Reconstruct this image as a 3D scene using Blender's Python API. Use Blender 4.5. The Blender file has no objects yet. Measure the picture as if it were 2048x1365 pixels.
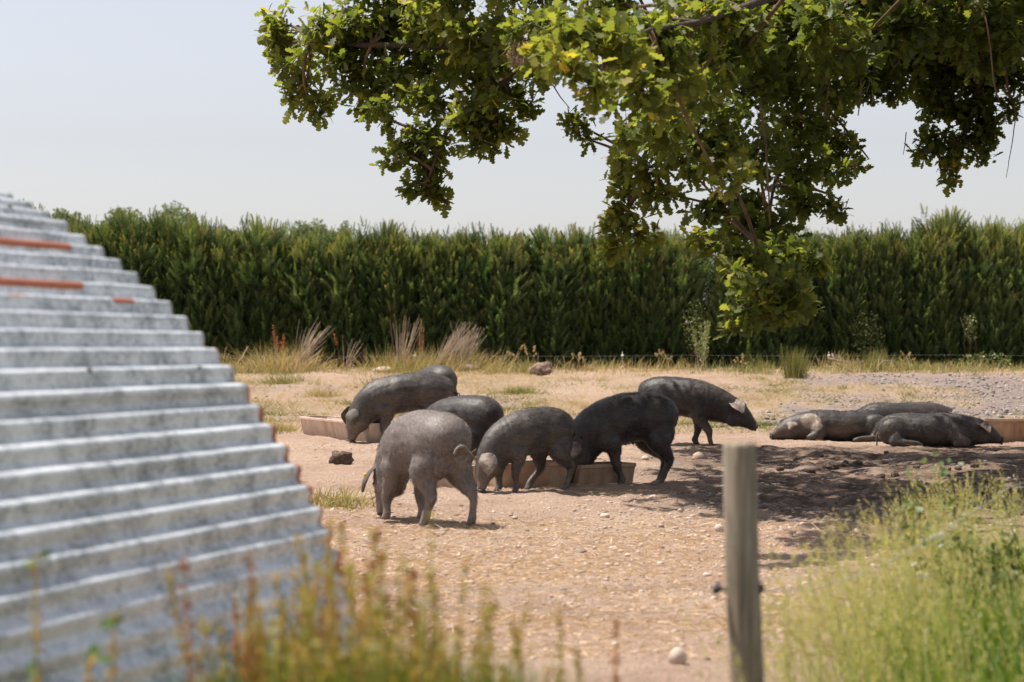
import bpy, math, numpy as np
from mathutils import Vector, Matrix
R = math.radians
rng = np.random.default_rng(7)
F, HC, YH = 3982.0, 1.4, 668.0

# ------------------------------------------------------------------ camera, sky, sun
sc = bpy.context.scene
COL = sc.collection
cam_d = bpy.data.cameras.new('camera'); cam = bpy.data.objects.new('camera', cam_d); COL.objects.link(cam)
cam_d.sensor_width = 36.0; cam_d.lens = F/2048*36
cam.location = (0, 0, HC); cam.rotation_euler = (R(90-0.21), 0, 0)
cam_d.clip_end = 3000
cam_d.dof.use_dof = True; cam_d.dof.focus_distance = 20.5; cam_d.dof.aperture_fstop = 2.7
cam_d.dof.aperture_blades = 9
sc.camera = cam
SUN = Vector((-0.41, 0.13, 1.0)).normalized()
el = math.asin(SUN.z)
world = bpy.data.worlds.new('World'); sc.world = world; world.use_nodes = True
wt = world.node_tree; bg = wt.nodes['Background']
sky = wt.nodes.new('ShaderNodeTexSky'); sky.sky_type = 'NISHITA'; sky.sun_disc = False
sky.sun_elevation = el; sky.sun_rotation = math.atan2(SUN.x, SUN.y)
sky.air_density = 1.3; sky.dust_density = .9; sky.ozone_density = 3.0
hs = wt.nodes.new('ShaderNodeHueSaturation'); hs.inputs['Saturation'].default_value = 0.34
wt.links.new(sky.outputs[0], hs.inputs['Color']); tn = wt.nodes.new('ShaderNodeMix'); tn.data_type = 'RGBA'; tn.blend_type = 'MULTIPLY'; tn.inputs[0].default_value = 1; tn.inputs[7].default_value = (1.0, .968, 1.015, 1)
wt.links.new(hs.outputs[0], tn.inputs[6]); wt.links.new(tn.outputs[2], bg.inputs[0])
bg.inputs[1].default_value = 0.083
sun_d = bpy.data.lights.new('sun', 'SUN'); sun = bpy.data.objects.new('sun', sun_d); COL.objects.link(sun)
sun_d.energy = 4.9; sun_d.angle = R(0.5); sun_d.color = (1.0, 0.94, 0.86)
sun.rotation_euler = SUN.to_track_quat('Z', 'Y').to_euler(); sun.location = (-20, 10, 40)
vs = sc.view_settings
vs.view_transform = 'Standard'; vs.look = 'None'; vs.gamma = 1; vs.use_curve_mapping = False; vs.exposure = 0.74
sc.cycles.max_bounces = 8; sc.cycles.transparent_max_bounces = 8

# ------------------------------------------------------------------ numpy helpers
def _h(ix, iy, iz, s):
    n = (ix.astype(np.int64)*374761393 + iy.astype(np.int64)*668265263 + iz.astype(np.int64)*2147483647 + s*974634777) & 0xffffffff
    n = ((n ^ (n >> 13))*1274126177) & 0xffffffff
    n = n ^ (n >> 16)
    return (n & 0xffff)/65535.0
def vnoise(x, y, z=0.0, s=0):
    x, y, z = np.broadcast_arrays(np.asarray(x, float), np.asarray(y, float), np.asarray(z, float))
    ix, iy, iz = np.floor(x), np.floor(y), np.floor(z)
    fx, fy, fz = x-ix, y-iy, z-iz
    fx, fy, fz = fx*fx*(3-2*fx), fy*fy*(3-2*fy), fz*fz*(3-2*fz)
    r = 0
    for a in (0, 1):
        for b in (0, 1):
            for c in (0, 1):
                w = (fx if a else 1-fx)*(fy if b else 1-fy)*(fz if c else 1-fz)
                r = r + w*_h(ix+a, iy+b, iz+c, s)
    return r*2-1
def fbm(x, y, z=0.0, s=0, o=4):
    r = 0; a = 1.0; t = 0
    for k in range(o):
        r = r + a*vnoise(np.asarray(x)*2**k, np.asarray(y)*2**k, np.asarray(z)*2**k, s+k*17); t += a; a *= .5
    return r/t
def sst(a, b, x):
    t = np.clip((np.asarray(x, float)-a)/(b-a), 0, 1); return t*t*(3-2*t)
def norm(v):
    return v/np.maximum(np.linalg.norm(v, axis=-1, keepdims=True), 1e-9)
def W(px, py, D):
    return np.array([(px-1024)/F*D, D, HC-(py-YH)/F*D])

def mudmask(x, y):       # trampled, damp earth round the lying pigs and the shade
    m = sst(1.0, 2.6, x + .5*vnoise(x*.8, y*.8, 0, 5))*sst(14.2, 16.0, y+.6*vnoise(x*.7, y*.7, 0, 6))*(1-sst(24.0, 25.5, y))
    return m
def gz(x, y):
    x = np.asarray(x, float); y = np.asarray(y, float)
    z = .55*sst(32, 46.5, y)
    z = z + .05*fbm(x*.35, y*.35, 0, 1, 3)*sst(5, 9, y) - .035*sst(.25, .7, vnoise(x*1.5, y*1.5, 0, 12))*sst(8, 11, y)
    z = z + .10*sst(1.6, 3.4, x)*(1-sst(10.5, 14, y))
    n = fbm(x*3.2, y*3.2, 0, 3, 4)
    z = z + n*(.020 + .035*mudmask(x, y) + .03*sst(28, 40, y)*(1-sst(60, 90, y)))
    near = (1-sst(30, 40, y))
    z = z + near*.018*np.abs(fbm(x*11, y*11, 0, 9, 2))
    return z
def G(px, py):           # point of the (nearly flat) yard seen at a pixel
    D = HC*F/(py-YH)
    for _ in range(12):
        X = (px-1024)/F*D; D = .5*D + .5*(HC-float(gz(X, D)))*F/(py-YH)
    X = (px-1024)/F*D
    return np.array([X, D, float(gz(X, D))])

def mesh_np(name, verts, faces, attrs=None, smooth=False):
    verts = np.asarray(verts, np.float32); me = bpy.data.meshes.new(name)
    if isinstance(faces, (list, tuple)) and len(faces) and isinstance(faces[0], np.ndarray) and faces[0].ndim == 2:
        fl = [f for f in faces if len(f)]
    else:
        fl = [np.asarray(faces)]
    loops = np.concatenate([f.ravel() for f in fl]).astype(np.int32)
    tot = np.concatenate([np.full(len(f), f.shape[1]) for f in fl]).astype(np.int32)
    st = np.concatenate([[0], np.cumsum(tot)[:-1]]).astype(np.int32)
    me.vertices.add(len(verts)); me.vertices.foreach_set('co', verts.ravel())
    me.loops.add(len(loops)); me.loops.foreach_set('vertex_index', loops)
    me.polygons.add(len(tot)); me.polygons.foreach_set('loop_start', st); me.polygons.foreach_set('loop_total', tot)
    if smooth: me.polygons.foreach_set('use_smooth', np.ones(len(tot), bool))
    if attrs:
        for k, v in attrs.items():
            a = me.attributes.new(k, 'FLOAT', 'POINT'); a.data.foreach_set('value', np.asarray(v, np.float32))
    me.update(calc_edges=True)
    return me
class MB:
    """collects pieces (verts, tri faces, quad faces, r attribute) into one mesh"""
    def __init__(s): s.v = []; s.t = []; s.q = []; s.r = []; s.n = 0
    def add(s, v, t=None, q=None, r=0.5):
        v = np.asarray(v, float).reshape(-1, 3)
        s.v.append(v); s.r.append(np.broadcast_to(np.asarray(r, float), (len(v),)))
        if t is not None and len(t): s.t.append(np.asarray(t)+s.n)
        if q is not None and len(q): s.q.append(np.asarray(q)+s.n)
        s.n += len(v)
    def mesh(s, name, smooth=False):
        f = []
        if s.t: f.append(np.concatenate(s.t))
        if s.q: f.append(np.concatenate(s.q))
        return mesh_np(name, np.concatenate(s.v), f, {'r': np.concatenate(s.r)}, smooth)
    def build(s, name, m, parent=None, smooth=False, **kw):
        return obj(name, s.mesh(name, smooth), m, parent, **kw)
def tag(o, label=None, cat=None, group=None, kind=None):
    if label: o['label'] = label
    if cat: o['category'] = cat
    if group: o['group'] = group
    if kind: o['kind'] = kind
    return o
def obj(name, me, m=None, parent=None, label=None, cat=None, group=None, kind=None):
    o = bpy.data.objects.new(name, me)
    if m is not None and len(me.materials) == 0: me.materials.append(m)
    COL.objects.link(o)
    if parent: o.parent = parent
    return tag(o, label, cat, group, kind)
def empty(name, loc, rz=0, label=None, cat=None, group=None, kind=None, s=1):
    o = bpy.data.objects.new(name, None); COL.objects.link(o)
    o.location = [float(c) for c in loc]; o.rotation_euler = (0, 0, rz); o.scale = (s, s, s); o.empty_display_size = .2
    return tag(o, label, cat, group, kind)
def tube(P, rad, seg=8, cap=True, flat=1.0, side=None):
    P = np.asarray(P, float); n = len(P); rad = np.broadcast_to(np.asarray(rad, float), (n,))
    T = norm(np.gradient(P, axis=0))
    if side is None:
        ref = np.array([0, 0, 1.0]) if abs(T[:, 2]).mean() < .8 else np.array([1.0, 0, 0])
        S = norm(np.cross(T, ref))
    else:
        S = norm(np.asarray(side, float)-(T@np.asarray(side, float))[:, None]*T)
    U = np.cross(S, T)
    a = np.arange(seg)/seg*2*math.pi
    V = P[:, None]+rad[:, None, None]*(np.cos(a)[None, :, None]*S[:, None]*flat+np.sin(a)[None, :, None]*U[:, None])
    V = V.reshape(-1, 3)
    i, j = np.meshgrid(np.arange(n-1), np.arange(seg), indexing='ij')
    q = np.stack([i*seg+j, i*seg+(j+1) % seg, (i+1)*seg+(j+1) % seg, (i+1)*seg+j], -1).reshape(-1, 4)
    t = None
    if cap:
        V = np.concatenate([V, P[:1], P[-1:]]); k = np.arange(seg); c0 = n*seg
        t = np.concatenate([np.stack([np.full(seg, c0), (k+1) % seg, k], -1),
                            np.stack([np.full(seg, c0+1), (n-1)*seg+k, (n-1)*seg+(k+1) % seg], -1)])
    return V, t, q
def blades(P, d, L, w, bend=.4, segs=2):
    """many tapered blades: base points P, unit directions d, lengths, widths"""
    n = len(P); L = np.broadcast_to(L, (n,)); w = np.broadcast_to(w, (n,))
    az = rng.uniform(0, 2*math.pi, n); h = np.stack([np.cos(az), np.sin(az), 0*az], -1)
    s = norm(np.cross(d, h)+1e-6)
    b = norm(np.cross(s, d))
    V = []
    for k in range(segs):
        f = k/segs
        c = P+d*(L*f)[:, None]+b*(L*bend*f*f)[:, None]-np.array([0, 0, 1.])*(L*abs(bend)*.35*f*f)[:, None]
        ww = (w*(1-.55*f))[:, None]*.5
        V += [c-s*ww, c+s*ww]
    V.append(P+d*L[:, None]+b*(L*bend)[:, None]-np.array([0, 0, 1.])*(L*abs(bend)*.35)[:, None])
    m = 2*segs+1
    V = np.stack(V, 1).reshape(-1, 3)
    base = np.arange(n)[:, None]*m
    T = []
    for k in range(segs-1):
        a = 2*k
        T += [base+np.array([[a, a+1, a+3]]), base+np.array([[a, a+3, a+2]])]
    T.append(base+np.array([[m-3, m-2, m-1]]))
    return V, np.concatenate(T), m
_ico = None
def ico():
    global _ico
    if _ico is None:
        p = (1+5**.5)/2
        v = np.array([(-1,p,0),(1,p,0),(-1,-p,0),(1,-p,0),(0,-1,p),(0,1,p),(0,-1,-p),(0,1,-p),(p,0,-1),(p,0,1),(-p,0,-1),(-p,0,1)], float)
        f = np.array([(0,11,5),(0,5,1),(0,1,7),(0,7,10),(0,10,11),(1,5,9),(5,11,4),(11,10,2),(10,7,6),(7,1,8),(3,9,4),(3,4,2),(3,2,6),(3,6,8),(3,8,9),(4,9,5),(2,4,11),(6,2,10),(8,6,7),(9,8,1)])
        _ico = norm(v), f
    return _ico
def subdiv(v, f):
    v = list(map(tuple, v)); cache = {}; out = []
    def mid(a, b):
        k = (min(a, b), max(a, b))
        if k not in cache:
            m = (np.array(v[a])+np.array(v[b]))/2; v.append(tuple(m/np.linalg.norm(m))); cache[k] = len(v)-1
        return cache[k]
    for a, b, c in f:
        x, y, z = mid(a, b), mid(b, c), mid(c, a)
        out += [(a, x, z), (b, y, x), (c, z, y), (x, y, z)]
    return np.array(v), np.array(out)
ICO1 = ico(); ICO2 = subdiv(*ICO1); ICO3 = subdiv(*ICO2)
def stones(P, size, flat=.55, r=None):
    n = len(P); v0, f0 = ICO1
    sc3 = size[:, None]*np.stack([rng.uniform(.7, 1.3, n), rng.uniform(.7, 1.3, n), rng.uniform(.7, 1.2, n)*flat], -1)
    V = v0[None]*(1+rng.uniform(-.22, .22, (n, 12, 1)))*sc3[:, None]
    a = rng.uniform(0, 6.28, n); c, s = np.cos(a)[:, None], np.sin(a)[:, None]
    V = np.stack([V[..., 0]*c-V[..., 1]*s, V[..., 0]*s+V[..., 1]*c, V[..., 2]], -1)+P[:, None]
    T = (f0[None]+(np.arange(n)*12)[:, None, None]).reshape(-1, 3)
    rr = np.repeat(rng.uniform(0, 1, n) if r is None else r, 12)
    return V.reshape(-1, 3), T, rr

# ------------------------------------------------------------------ materials
def new_mat(name):
    m = bpy.data.materials.new(name); m.use_nodes = True
    return m, m.node_tree, m.node_tree.nodes['Principled BSDF']
def N(t, typ, **kw):
    n = t.nodes.new(typ)
    for k, v in kw.items():
        if k in n.inputs: n.inputs[k].default_value = v
        else: setattr(n, k, v)
    return n
def L(t, a, b): t.links.new(a, b)
def ramp(t, fac, stops, interp='LINEAR'):
    n = t.nodes.new('ShaderNodeValToRGB'); cr = n.color_ramp; cr.interpolation = interp
    while len(cr.elements) < len(stops): cr.elements.new(.5)
    for e, (p, c) in zip(cr.elements, stops):
        e.position = p; e.color = (c[0], c[1], c[2], 1) if hasattr(c, '__len__') else (c, c, c, 1)
    L(t, fac, n.inputs[0]); return n.outputs[0]
def noise(t, vec, scale, detail=4, rough=.55, dist=0):
    n = t.nodes.new('ShaderNodeTexNoise'); n.inputs['Scale'].default_value = scale; n.inputs['Detail'].default_value = detail
    n.inputs['Roughness'].default_value = rough; n.inputs['Distortion'].default_value = dist
    if vec is not None: L(t, vec, n.inputs['Vector'])
    return n.outputs[0]
def mapping(t, vec, scale=(1, 1, 1), rot=(0, 0, 0)):
    n = t.nodes.new('ShaderNodeMapping'); n.inputs['Scale'].default_value = scale; n.inputs['Rotation'].default_value = rot
    L(t, vec, n.inputs['Vector']); return n.outputs[0]
def mixc(t, fac, a, b, mode='MIX'):
    n = t.nodes.new('ShaderNodeMix'); n.data_type = 'RGBA'; n.blend_type = mode
    for s, v in ((0, fac), (6, a), (7, b)):
        if hasattr(v, 'is_linked') or isinstance(v, bpy.types.NodeSocket): L(t, v, n.inputs[s])
        else: n.inputs[s].default_value = v if s == 0 else (v[0], v[1], v[2], 1)
    return n.outputs[2]
def math_(t, op, a, b=None, clamp=False):
    n = t.nodes.new('ShaderNodeMath'); n.operation = op; n.use_clamp = clamp
    for i, v in enumerate((a, b)):
        if v is None: continue
        if isinstance(v, bpy.types.NodeSocket): L(t, v, n.inputs[i])
        else: n.inputs[i].default_value = v
    return n.outputs[0]
def bump(t, h, bs, strength=.5, dist=.01):
    n = t.nodes.new('ShaderNodeBump'); n.inputs['Strength'].default_value = strength; n.inputs['Distance'].default_value = dist
    L(t, h, n.inputs['Height']); L(t, n.outputs[0], bs.inputs['Normal'])
def coords(t, k='Object'): return t.nodes.new('ShaderNodeTexCoord').outputs[k]
def attr(t, k):
    n = t.nodes.new('ShaderNodeAttribute'); n.attribute_name = k; return n.outputs['Fac']
def leafmat(name, stops, trans=.35, rough=.5, spec=.4, scale=None, tcol=1.6, vary=False):
    m, t, b = new_mat(name)
    c = ramp(t, attr(t, 'r'), stops)
    if vary:
        oi = t.nodes.new('ShaderNodeObjectInfo').outputs['Random']; c = mixc(t, 1.0, c, ramp(t, oi, [(0, (.78, .80, .74)), (.5, (1, 1, 1)), (.85, (1.18, 1.15, 1.15)), (1, (1.3, 1.12, .95))]), 'MULTIPLY')
        dead = ramp(t, noise(t, coords(t), 1.3, 4, .6), [(.62, 0), (.70, .6)]); c = mixc(t, dead, c, (.13, .085, .045))
    L(t, c, b.inputs['Base Color']); b.inputs['Roughness'].default_value = rough; b.inputs['Specular IOR Level'].default_value = spec
    tr = t.nodes.new('ShaderNodeBsdfTranslucent')
    tc = mixc(t, 1.0, c, (tcol, tcol*.98, tcol*.45), 'MULTIPLY'); L(t, tc, tr.inputs[0])
    mx = t.nodes.new('ShaderNodeMixShader'); mx.inputs[0].default_value = trans
    L(t, b.outputs[0], mx.inputs[1]); L(t, tr.outputs[0], mx.inputs[2])
    L(t, mx.outputs[0], t.nodes['Material Output'].inputs[0])
    return m
M = {}
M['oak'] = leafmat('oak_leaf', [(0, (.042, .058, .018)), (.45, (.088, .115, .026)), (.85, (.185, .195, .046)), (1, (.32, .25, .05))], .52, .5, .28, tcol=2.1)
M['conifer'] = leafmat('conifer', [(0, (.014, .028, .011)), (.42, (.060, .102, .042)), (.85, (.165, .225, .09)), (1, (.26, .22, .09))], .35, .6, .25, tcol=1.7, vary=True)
M['far_leaf'] = leafmat('far_foliage', [(0, (.09, .12, .06)), (.6, (.16, .19, .10)), (1, (.24, .24, .13))], .3, .7, .2)  # green paled, distance haze put into the leaf colour
M['grass'] = leafmat('green_grass', [(0, (.030, .065, .008)), (.40, (.090, .175, .014)), (.68, (.21, .29, .04)), (1, (.58, .50, .27))], .38, .5, .3, tcol=1.5)
M['tuft'] = leafmat('yellowing_grass', [(0, (.10, .13, .035)), (.35, (.25, .245, .085)), (.65, (.44, .345, .18)), (1, (.60, .435, .29))], .3, .6, .2, tcol=1.2)
M['straw'] = leafmat('straw', [(0, (.50, .34, .22)), (.5, (.68, .49, .34)), (1, (.85, .66, .46))], .2, .6, .2, tcol=1.1)
M['weed'] = leafmat('dock_stem', [(0, (.12, .17, .04)), (.35, (.36, .34, .09)), (.75, (.52, .35, .11)), (1, (.52, .27, .12))], .35, .6, .2, tcol=1.3)
M['dry_stem'] = leafmat('dry_stem', [(0, (.20, .14, .11)), (.5, (.42, .32, .24)), (1, (.58, .46, .34))], .1, .7, .2, tcol=1.1)
M['red_seed'] = leafmat('red_seed', [(0, (.22, .07, .035)), (.5, (.38, .13, .06)), (1, (.50, .22, .10))], .2, .7, .2, tcol=1.1)
M['petal'] = leafmat('petal', [(0, (.75, .75, .72)), (1, (.85, .84, .8))], .3, .6, .2, tcol=1)
M['ivy'] = leafmat('ivy_leaf', [(0, (.05, .09, .02)), (.5, (.11, .16, .04)), (1, (.34, .37, .16))], .3, .4, .5, tcol=1.3)

m, t, b = new_mat('bark'); co = coords(t)
c = ramp(t, noise(t, mapping(t, co, (6, 6, 1.2)), 3, 6, .6), [(.3, (.03, .021, .015)), (.7, (.10, .072, .05))])
L(t, c, b.inputs['Base Color']); b.inputs['Roughness'].default_value = .9
bump(t, noise(t, mapping(t, co, (9, 9, 1.5)), 4, 5), b, .8, .03); M['bark'] = m
m, t, b = new_mat('twig'); c = ramp(t, noise(t, coords(t), 9, 4), [(.3, (.06, .035, .02)), (.7, (.17, .10, .05))])
L(t, c, b.inputs['Base Color']); b.inputs['Roughness'].default_value = .85; M['twig'] = m

# ground
m, t, b = new_mat('yard_earth'); co = coords(t)
n1 = noise(t, co, .55, 6, .6); n2 = noise(t, co, 2.6, 7, .65); n3 = noise(t, co, 24, 5, .7); n4 = noise(t, co, 95, 3, .7)
soil = ramp(t, n2, [(.25, (.42, .28, .205)), (.5, (.57, .395, .295)), (.75, (.68, .49, .375))])
straw = ramp(t, noise(t, mapping(t, co, (1, 2.2, 1)), 16, 5, .7, 1.2), [(.3, (.52, .355, .255)), (.55, (.67, .49, .37)), (.75, (.78, .61, .475))])
f = ramp(t, n1, [(.42, 0), (.60, 1)])
base = mixc(t, f, soil, straw)
gm = ramp(t, attr(t, 'grass'), [(0, 0), (1, 1)])
gcol = ramp(t, n3, [(.3, (.24, .20, .10)), (.5, (.43, .31, .19)), (.7, (.57, .41, .28))])
base = mixc(t, math_(t, 'MULTIPLY', gm, .85), base, gcol)
grv = ramp(t, n3, [(.3, (.17, .125, .105)), (.5, (.36, .285, .245)), (.72, (.50, .42, .37))])
base = mixc(t, attr(t, 'gravel'), base, grv)
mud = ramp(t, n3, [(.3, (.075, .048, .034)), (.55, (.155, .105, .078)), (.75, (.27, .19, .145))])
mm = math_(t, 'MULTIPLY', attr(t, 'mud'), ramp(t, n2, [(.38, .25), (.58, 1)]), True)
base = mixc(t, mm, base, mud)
green = ramp(t, n3, [(.3, (.07, .08, .02)), (.7, (.20, .20, .06))])
base = mixc(t, attr(t, 'green'), base, green)
spk = ramp(t, n4, [(.30, .42), (.48, .97), (.72, 1.2)])
base = mixc(t, 1.0, base, spk, 'MULTIPLY')
L(t, base, b.inputs['Base Color']); b.inputs['Roughness'].default_value = .95; b.inputs['Specular IOR Level'].default_value = .15
bump(t, math_(t, 'ADD', n4, math_(t, 'MULTIPLY', n3, 2.0)), b, 1.0, .035); M['earth'] = m

m, t, b = new_mat('stone'); 
c = ramp(t, attr(t, 'r'), [(0, (.22, .155, .115)), (.4, (.44, .32, .245)), (.85, (.56, .43, .34)), (1, (.66, .54, .45))])
c = mixc(t, .5, c, ramp(t, noise(t, coords(t), 30, 4), [(.3, .45), (.7, .95)]), 'MULTIPLY')
L(t, c, b.inputs['Base Color']); b.inputs['Roughness'].default_value = .85; M['stone'] = m
m, t, b = new_mat('grey_stone')
c = ramp(t, attr(t, 'r'), [(0, (.07, .05, .042)), (.55, (.24, .20, .18)), (1, (.50, .43, .39))])
L(t, c, b.inputs['Base Color']); b.inputs['Roughness'].default_value = .85; M['gravel'] = m
m, t, b = new_mat('clod')
c = ramp(t, noise(t, coords(t), 25, 5, .7), [(.3, (.035, .022, .016)), (.55, (.13, .085, .06)), (.8, (.30, .21, .15))])
L(t, c, b.inputs['Base Color']); b.inputs['Roughness'].default_value = .9
bump(t, noise(t, coords(t), 60, 5), b, 1, .02); M['clod'] = m

m, t, b = new_mat('matted_earth')
c = ramp(t, noise(t, coords(t), 22, 6, .75), [(.3, (.10, .06, .045)), (.5, (.30, .20, .15)), (.7, (.50, .35, .26))])
L(t, c, b.inputs['Base Color']); b.inputs['Roughness'].default_value = .95
bump(t, noise(t, coords(t), 40, 6, .7), b, 1, .05); M['matted'] = m
def pigmat(name, dark, mid, dusty, dustamt, pale=False):
    m, t, b = new_mat(name); co = coords(t)
    st = noise(t, mapping(t, co, (7, 22, 22), (0, R(35), 0)), 2.2, 7, .72, .8)
    c = ramp(t, st, [(.34, tuple(x*.6+y*.4 for x, y in zip(dark, mid)) if pale else dark), (.55, mid), (.75, tuple(x*1.3 for x in mid))])
    d = noise(t, co, 3.3, 5, .6, .4)
    sep = t.nodes.new('ShaderNodeSeparateXYZ'); L(t, co, sep.inputs[0])
    low = ramp(t, sep.outputs[2], [(0, .4), (.25, .12), (.42, 0)])
    k = math_(t, 'ADD', ramp(t, d, [(.5-dustamt, 0), (.82-dustamt*.6, .75)]), low, True)
    k = math_(t, 'ADD', k, math_(t, 'MULTIPLY', ramp(t, sep.outputs[0], [(.02, 0), (.34, .42 if mid[0] > .05 else .16), (.6, .55 if mid[0] > .05 else .25)]), ramp(t, noise(t, co, 2.4, 5, .6), [(.35, .3), (.65, 1)])), True)
    k = math_(t, 'MULTIPLY', k, ramp(t, st, [(.25, .25), (.7, 1)]), True)
    c = mixc(t, k, c, dusty)
    pc = ramp(t, math_(t, 'ADD', attr(t, 'patch'), math_(t, 'MULTIPLY', st, .4)), [(.62, 0), (.72, .85)]); c = mixc(t, pc, c, (.30, .235, .18))
    L(t, c, b.inputs['Base Color']); b.inputs['Roughness'].default_value = .50; b.inputs['Specular IOR Level'].default_value = .42
    bump(t, math_(t, 'ADD', st, noise(t, co, 70, 3, .7)), b, .32, .010)
    return m
M['pig_dark'] = pigmat('pig_skin_dark', (.008, .0068, .0065), (.027, .0225, .0215), (.16, .12, .095), .06)
M['pig_mid'] = pigmat('pig_skin_mid', (.013, .011, .0105), (.045, .038, .036), (.21, .165, .135), .10)
M['pig_pale'] = pigmat('pig_skin_pale', (.055, .046, .043), (.145, .122, .111), (.28, .23, .20), .15, True)
m, t, b = new_mat('bristle'); c = ramp(t, attr(t, 'r'), [(0, (.010, .009, .009)), (.5, (.052, .045, .042)), (1, (.26, .22, .195))])
L(t, c, b.inputs['Base Color']); b.inputs['Roughness'].default_value = .6; M['bristle'] = m
m, t, b = new_mat('pig_ear'); c = ramp(t, noise(t, coords(t), 14, 5, .6), [(.3, (.05, .036, .03)), (.5, (.16, .12, .098)), (.68, (.31, .245, .205))])
L(t, c, b.inputs['Base Color']); b.inputs['Roughness'].default_value = .7
bump(t, noise(t, coords(t), 50, 4), b, .5, .01); M['ear'] = m
m, t, b = new_mat('dark_ear'); c = ramp(t, noise(t, coords(t), 14, 5, .6), [(.3, (.03, .025, .022)), (.7, (.11, .085, .07))])
L(t, c, b.inputs['Base Color']); b.inputs['Roughness'].default_value = .7; M['ear_dark'] = m
def flat(name, col, rough=.6, **kw):
    m, t, b = new_mat(name); b.inputs['Base Color'].default_value = (*col, 1); b.inputs['Roughness'].default_value = rough
    for k, v in kw.items(): b.inputs[k].default_value = v
    return m
M['eye'] = flat('eye', (.01, .008, .007), .15)
M['hoof'] = flat('hoof', (.05, .04, .034), .5)
M['ear_tag'] = flat('yellow_tag', (.75, .42, .03), .5)
M['black_plastic'] = flat('black_plastic', (.02, .022, .028), .4)
M['wire'] = flat('pale_wire', (.34, .36, .38), .5)
M['poly'] = flat('white_plastic', (.75, .75, .73), .5)

m, t, b = new_mat('trough'); co = coords(t)
c = ramp(t, noise(t, mapping(t, co, (1, 1, .35)), 9, 6, .65), [(.3, (.42, .30, .22)), (.55, (.62, .48, .38)), (.8, (.72, .60, .50))])
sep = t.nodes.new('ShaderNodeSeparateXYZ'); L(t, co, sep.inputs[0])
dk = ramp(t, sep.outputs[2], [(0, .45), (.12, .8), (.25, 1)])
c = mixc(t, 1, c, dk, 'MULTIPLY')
L(t, c, b.inputs['Base Color']); b.inputs['Roughness'].default_value = .8
bump(t, noise(t, co, 40, 5), b, .4, .01); M['trough'] = m
m, t, b = new_mat('old_trough'); co = coords(t)
c = ramp(t, noise(t, mapping(t, co, (1, 1, .4)), 7, 6, .7), [(.3, (.24, .15, .095)), (.55, (.38, .26, .17)), (.8, (.52, .39, .28))])
L(t, c, b.inputs['Base Color']); b.inputs['Roughness'].default_value = .8
bump(t, noise(t, co, 40, 5), b, .4, .01); M['trough_old'] = m

# weathered post wood
m, t, b = new_mat('post_wood'); co = coords(t)
g = noise(t, mapping(t, co, (30, 30, 1.5)), 2.5, 7, .65, .3)
c = ramp(t, g, [(.25, (.08, .058, .038)), (.46, (.32, .25, .175)), (.75, (.60, .51, .40))])
gr = ramp(t, noise(t, co, 7, 4), [(.5, 0), (.7, .5)])
c = mixc(t, gr, c, (.20, .21, .13))
L(t, c, b.inputs['Base Color']); b.inputs['Roughness'].default_value = .85
bump(t, g, b, 1.0, .02); M['post'] = m

# galvanised sheet, rust only in the patches written into the mesh
m, t, b = new_mat('galvanised_iron'); co = coords(t)
sp = noise(t, mapping(t, co, (14, 40, 40)), 2.0, 6, .75)
big = noise(t, mapping(t, co, (2, 6, 6)), 1.2, 5, .6)
c = ramp(t, math_(t, 'ADD', math_(t, 'MULTIPLY', sp, .65), math_(t, 'MULTIPLY', big, .35)), [(.37, (.11, .125, .135)), (.45, (.42, .45, .465)), (.54, (.80, .825, .84))])
rust = ramp(t, noise(t, mapping(t, co, (3, 12, 12)), 6, 5, .7), [(.3, (.30, .075, .03)), (.7, (.52, .17, .07))])
rf = ramp(t, math_(t, 'ADD', attr(t, 'rust'), math_(t, 'MULTIPLY', noise(t, mapping(t, co, (1, 1, 1)), 22, 6, .75), .8)), [(.88, 0), (1.02, 1)])
c2 = mixc(t, rf, c, rust)
L(t, c2, b.inputs['Base Color'])
L(t, math_(t, 'MULTIPLY', math_(t, 'SUBTRACT', 1.0, rf), .38), b.inputs['Metallic'])
b.inputs['Roughness'].default_value = .46
bump(t, sp, b, .15, .004); M['zinc'] = m
m, t, b = new_mat('shed_board'); c = ramp(t, noise(t, mapping(coords(t) and t, coords(t), (1, 1, 8)) if False else mapping(t, coords(t), (8, 8, 1)), 3, 5), [(.3, (.14, .11, .08)), (.7, (.27, .22, .17))])
L(t, c, b.inputs['Base Color']); b.inputs['Roughness'].default_value = .85; M['board'] = m

# ------------------------------------------------------------------ ground sheet
def axis_pts(lo, hi, dense_lo, dense_hi, step, grow=1.22):
    a = list(np.arange(dense_lo, dense_hi+1e-6, step)); s = step; x = a[-1]
    while x < hi: s *= grow; x += s; a.append(x)
    s = step; x = a[0]; pre = []
    while x > lo: s *= grow; x -= s; pre.append(x)
    return np.array(pre[::-1]+a)
gx = axis_pts(-1500, 1500, -4.2, 8.2, .036)
ys = [8.0]
while ys[-1] < 52: ys.append(ys[-1]+.022+.0012*(ys[-1]-8)*1.6)
gy = np.array(ys); pre = []; s = .05; x = 8.0
while x > -40: s *= 1.25; x -= s; pre.append(x)
post = []; s = .1; x = gy[-1]
while x < 2600: s *= 1.25; x += s; post.append(x)
gy = np.concatenate([pre[::-1], gy, post])
XX, YY = np.meshgrid(gx, gy)
ZZ = gz(XX, YY)
nx, ny = len(gx), len(gy)
i, j = np.meshgrid(np.arange(ny-1), np.arange(nx-1), indexing='ij')
q = np.stack([i*nx+j, i*nx+j+1, (i+1)*nx+j+1, (i+1)*nx+j], -1).reshape(-1, 4)
def gravelmask(x, y):
    return sst(-.35, .5, vnoise(x*.6, y*.35, 0, 31)+.5*vnoise(x*2.4, y*1.4, 0, 35)+sst(3.0, 5.6, x-.05*(y-27))*1.4-.95)*sst(26, 29, y)*(1-sst(42, 46, y))
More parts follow.
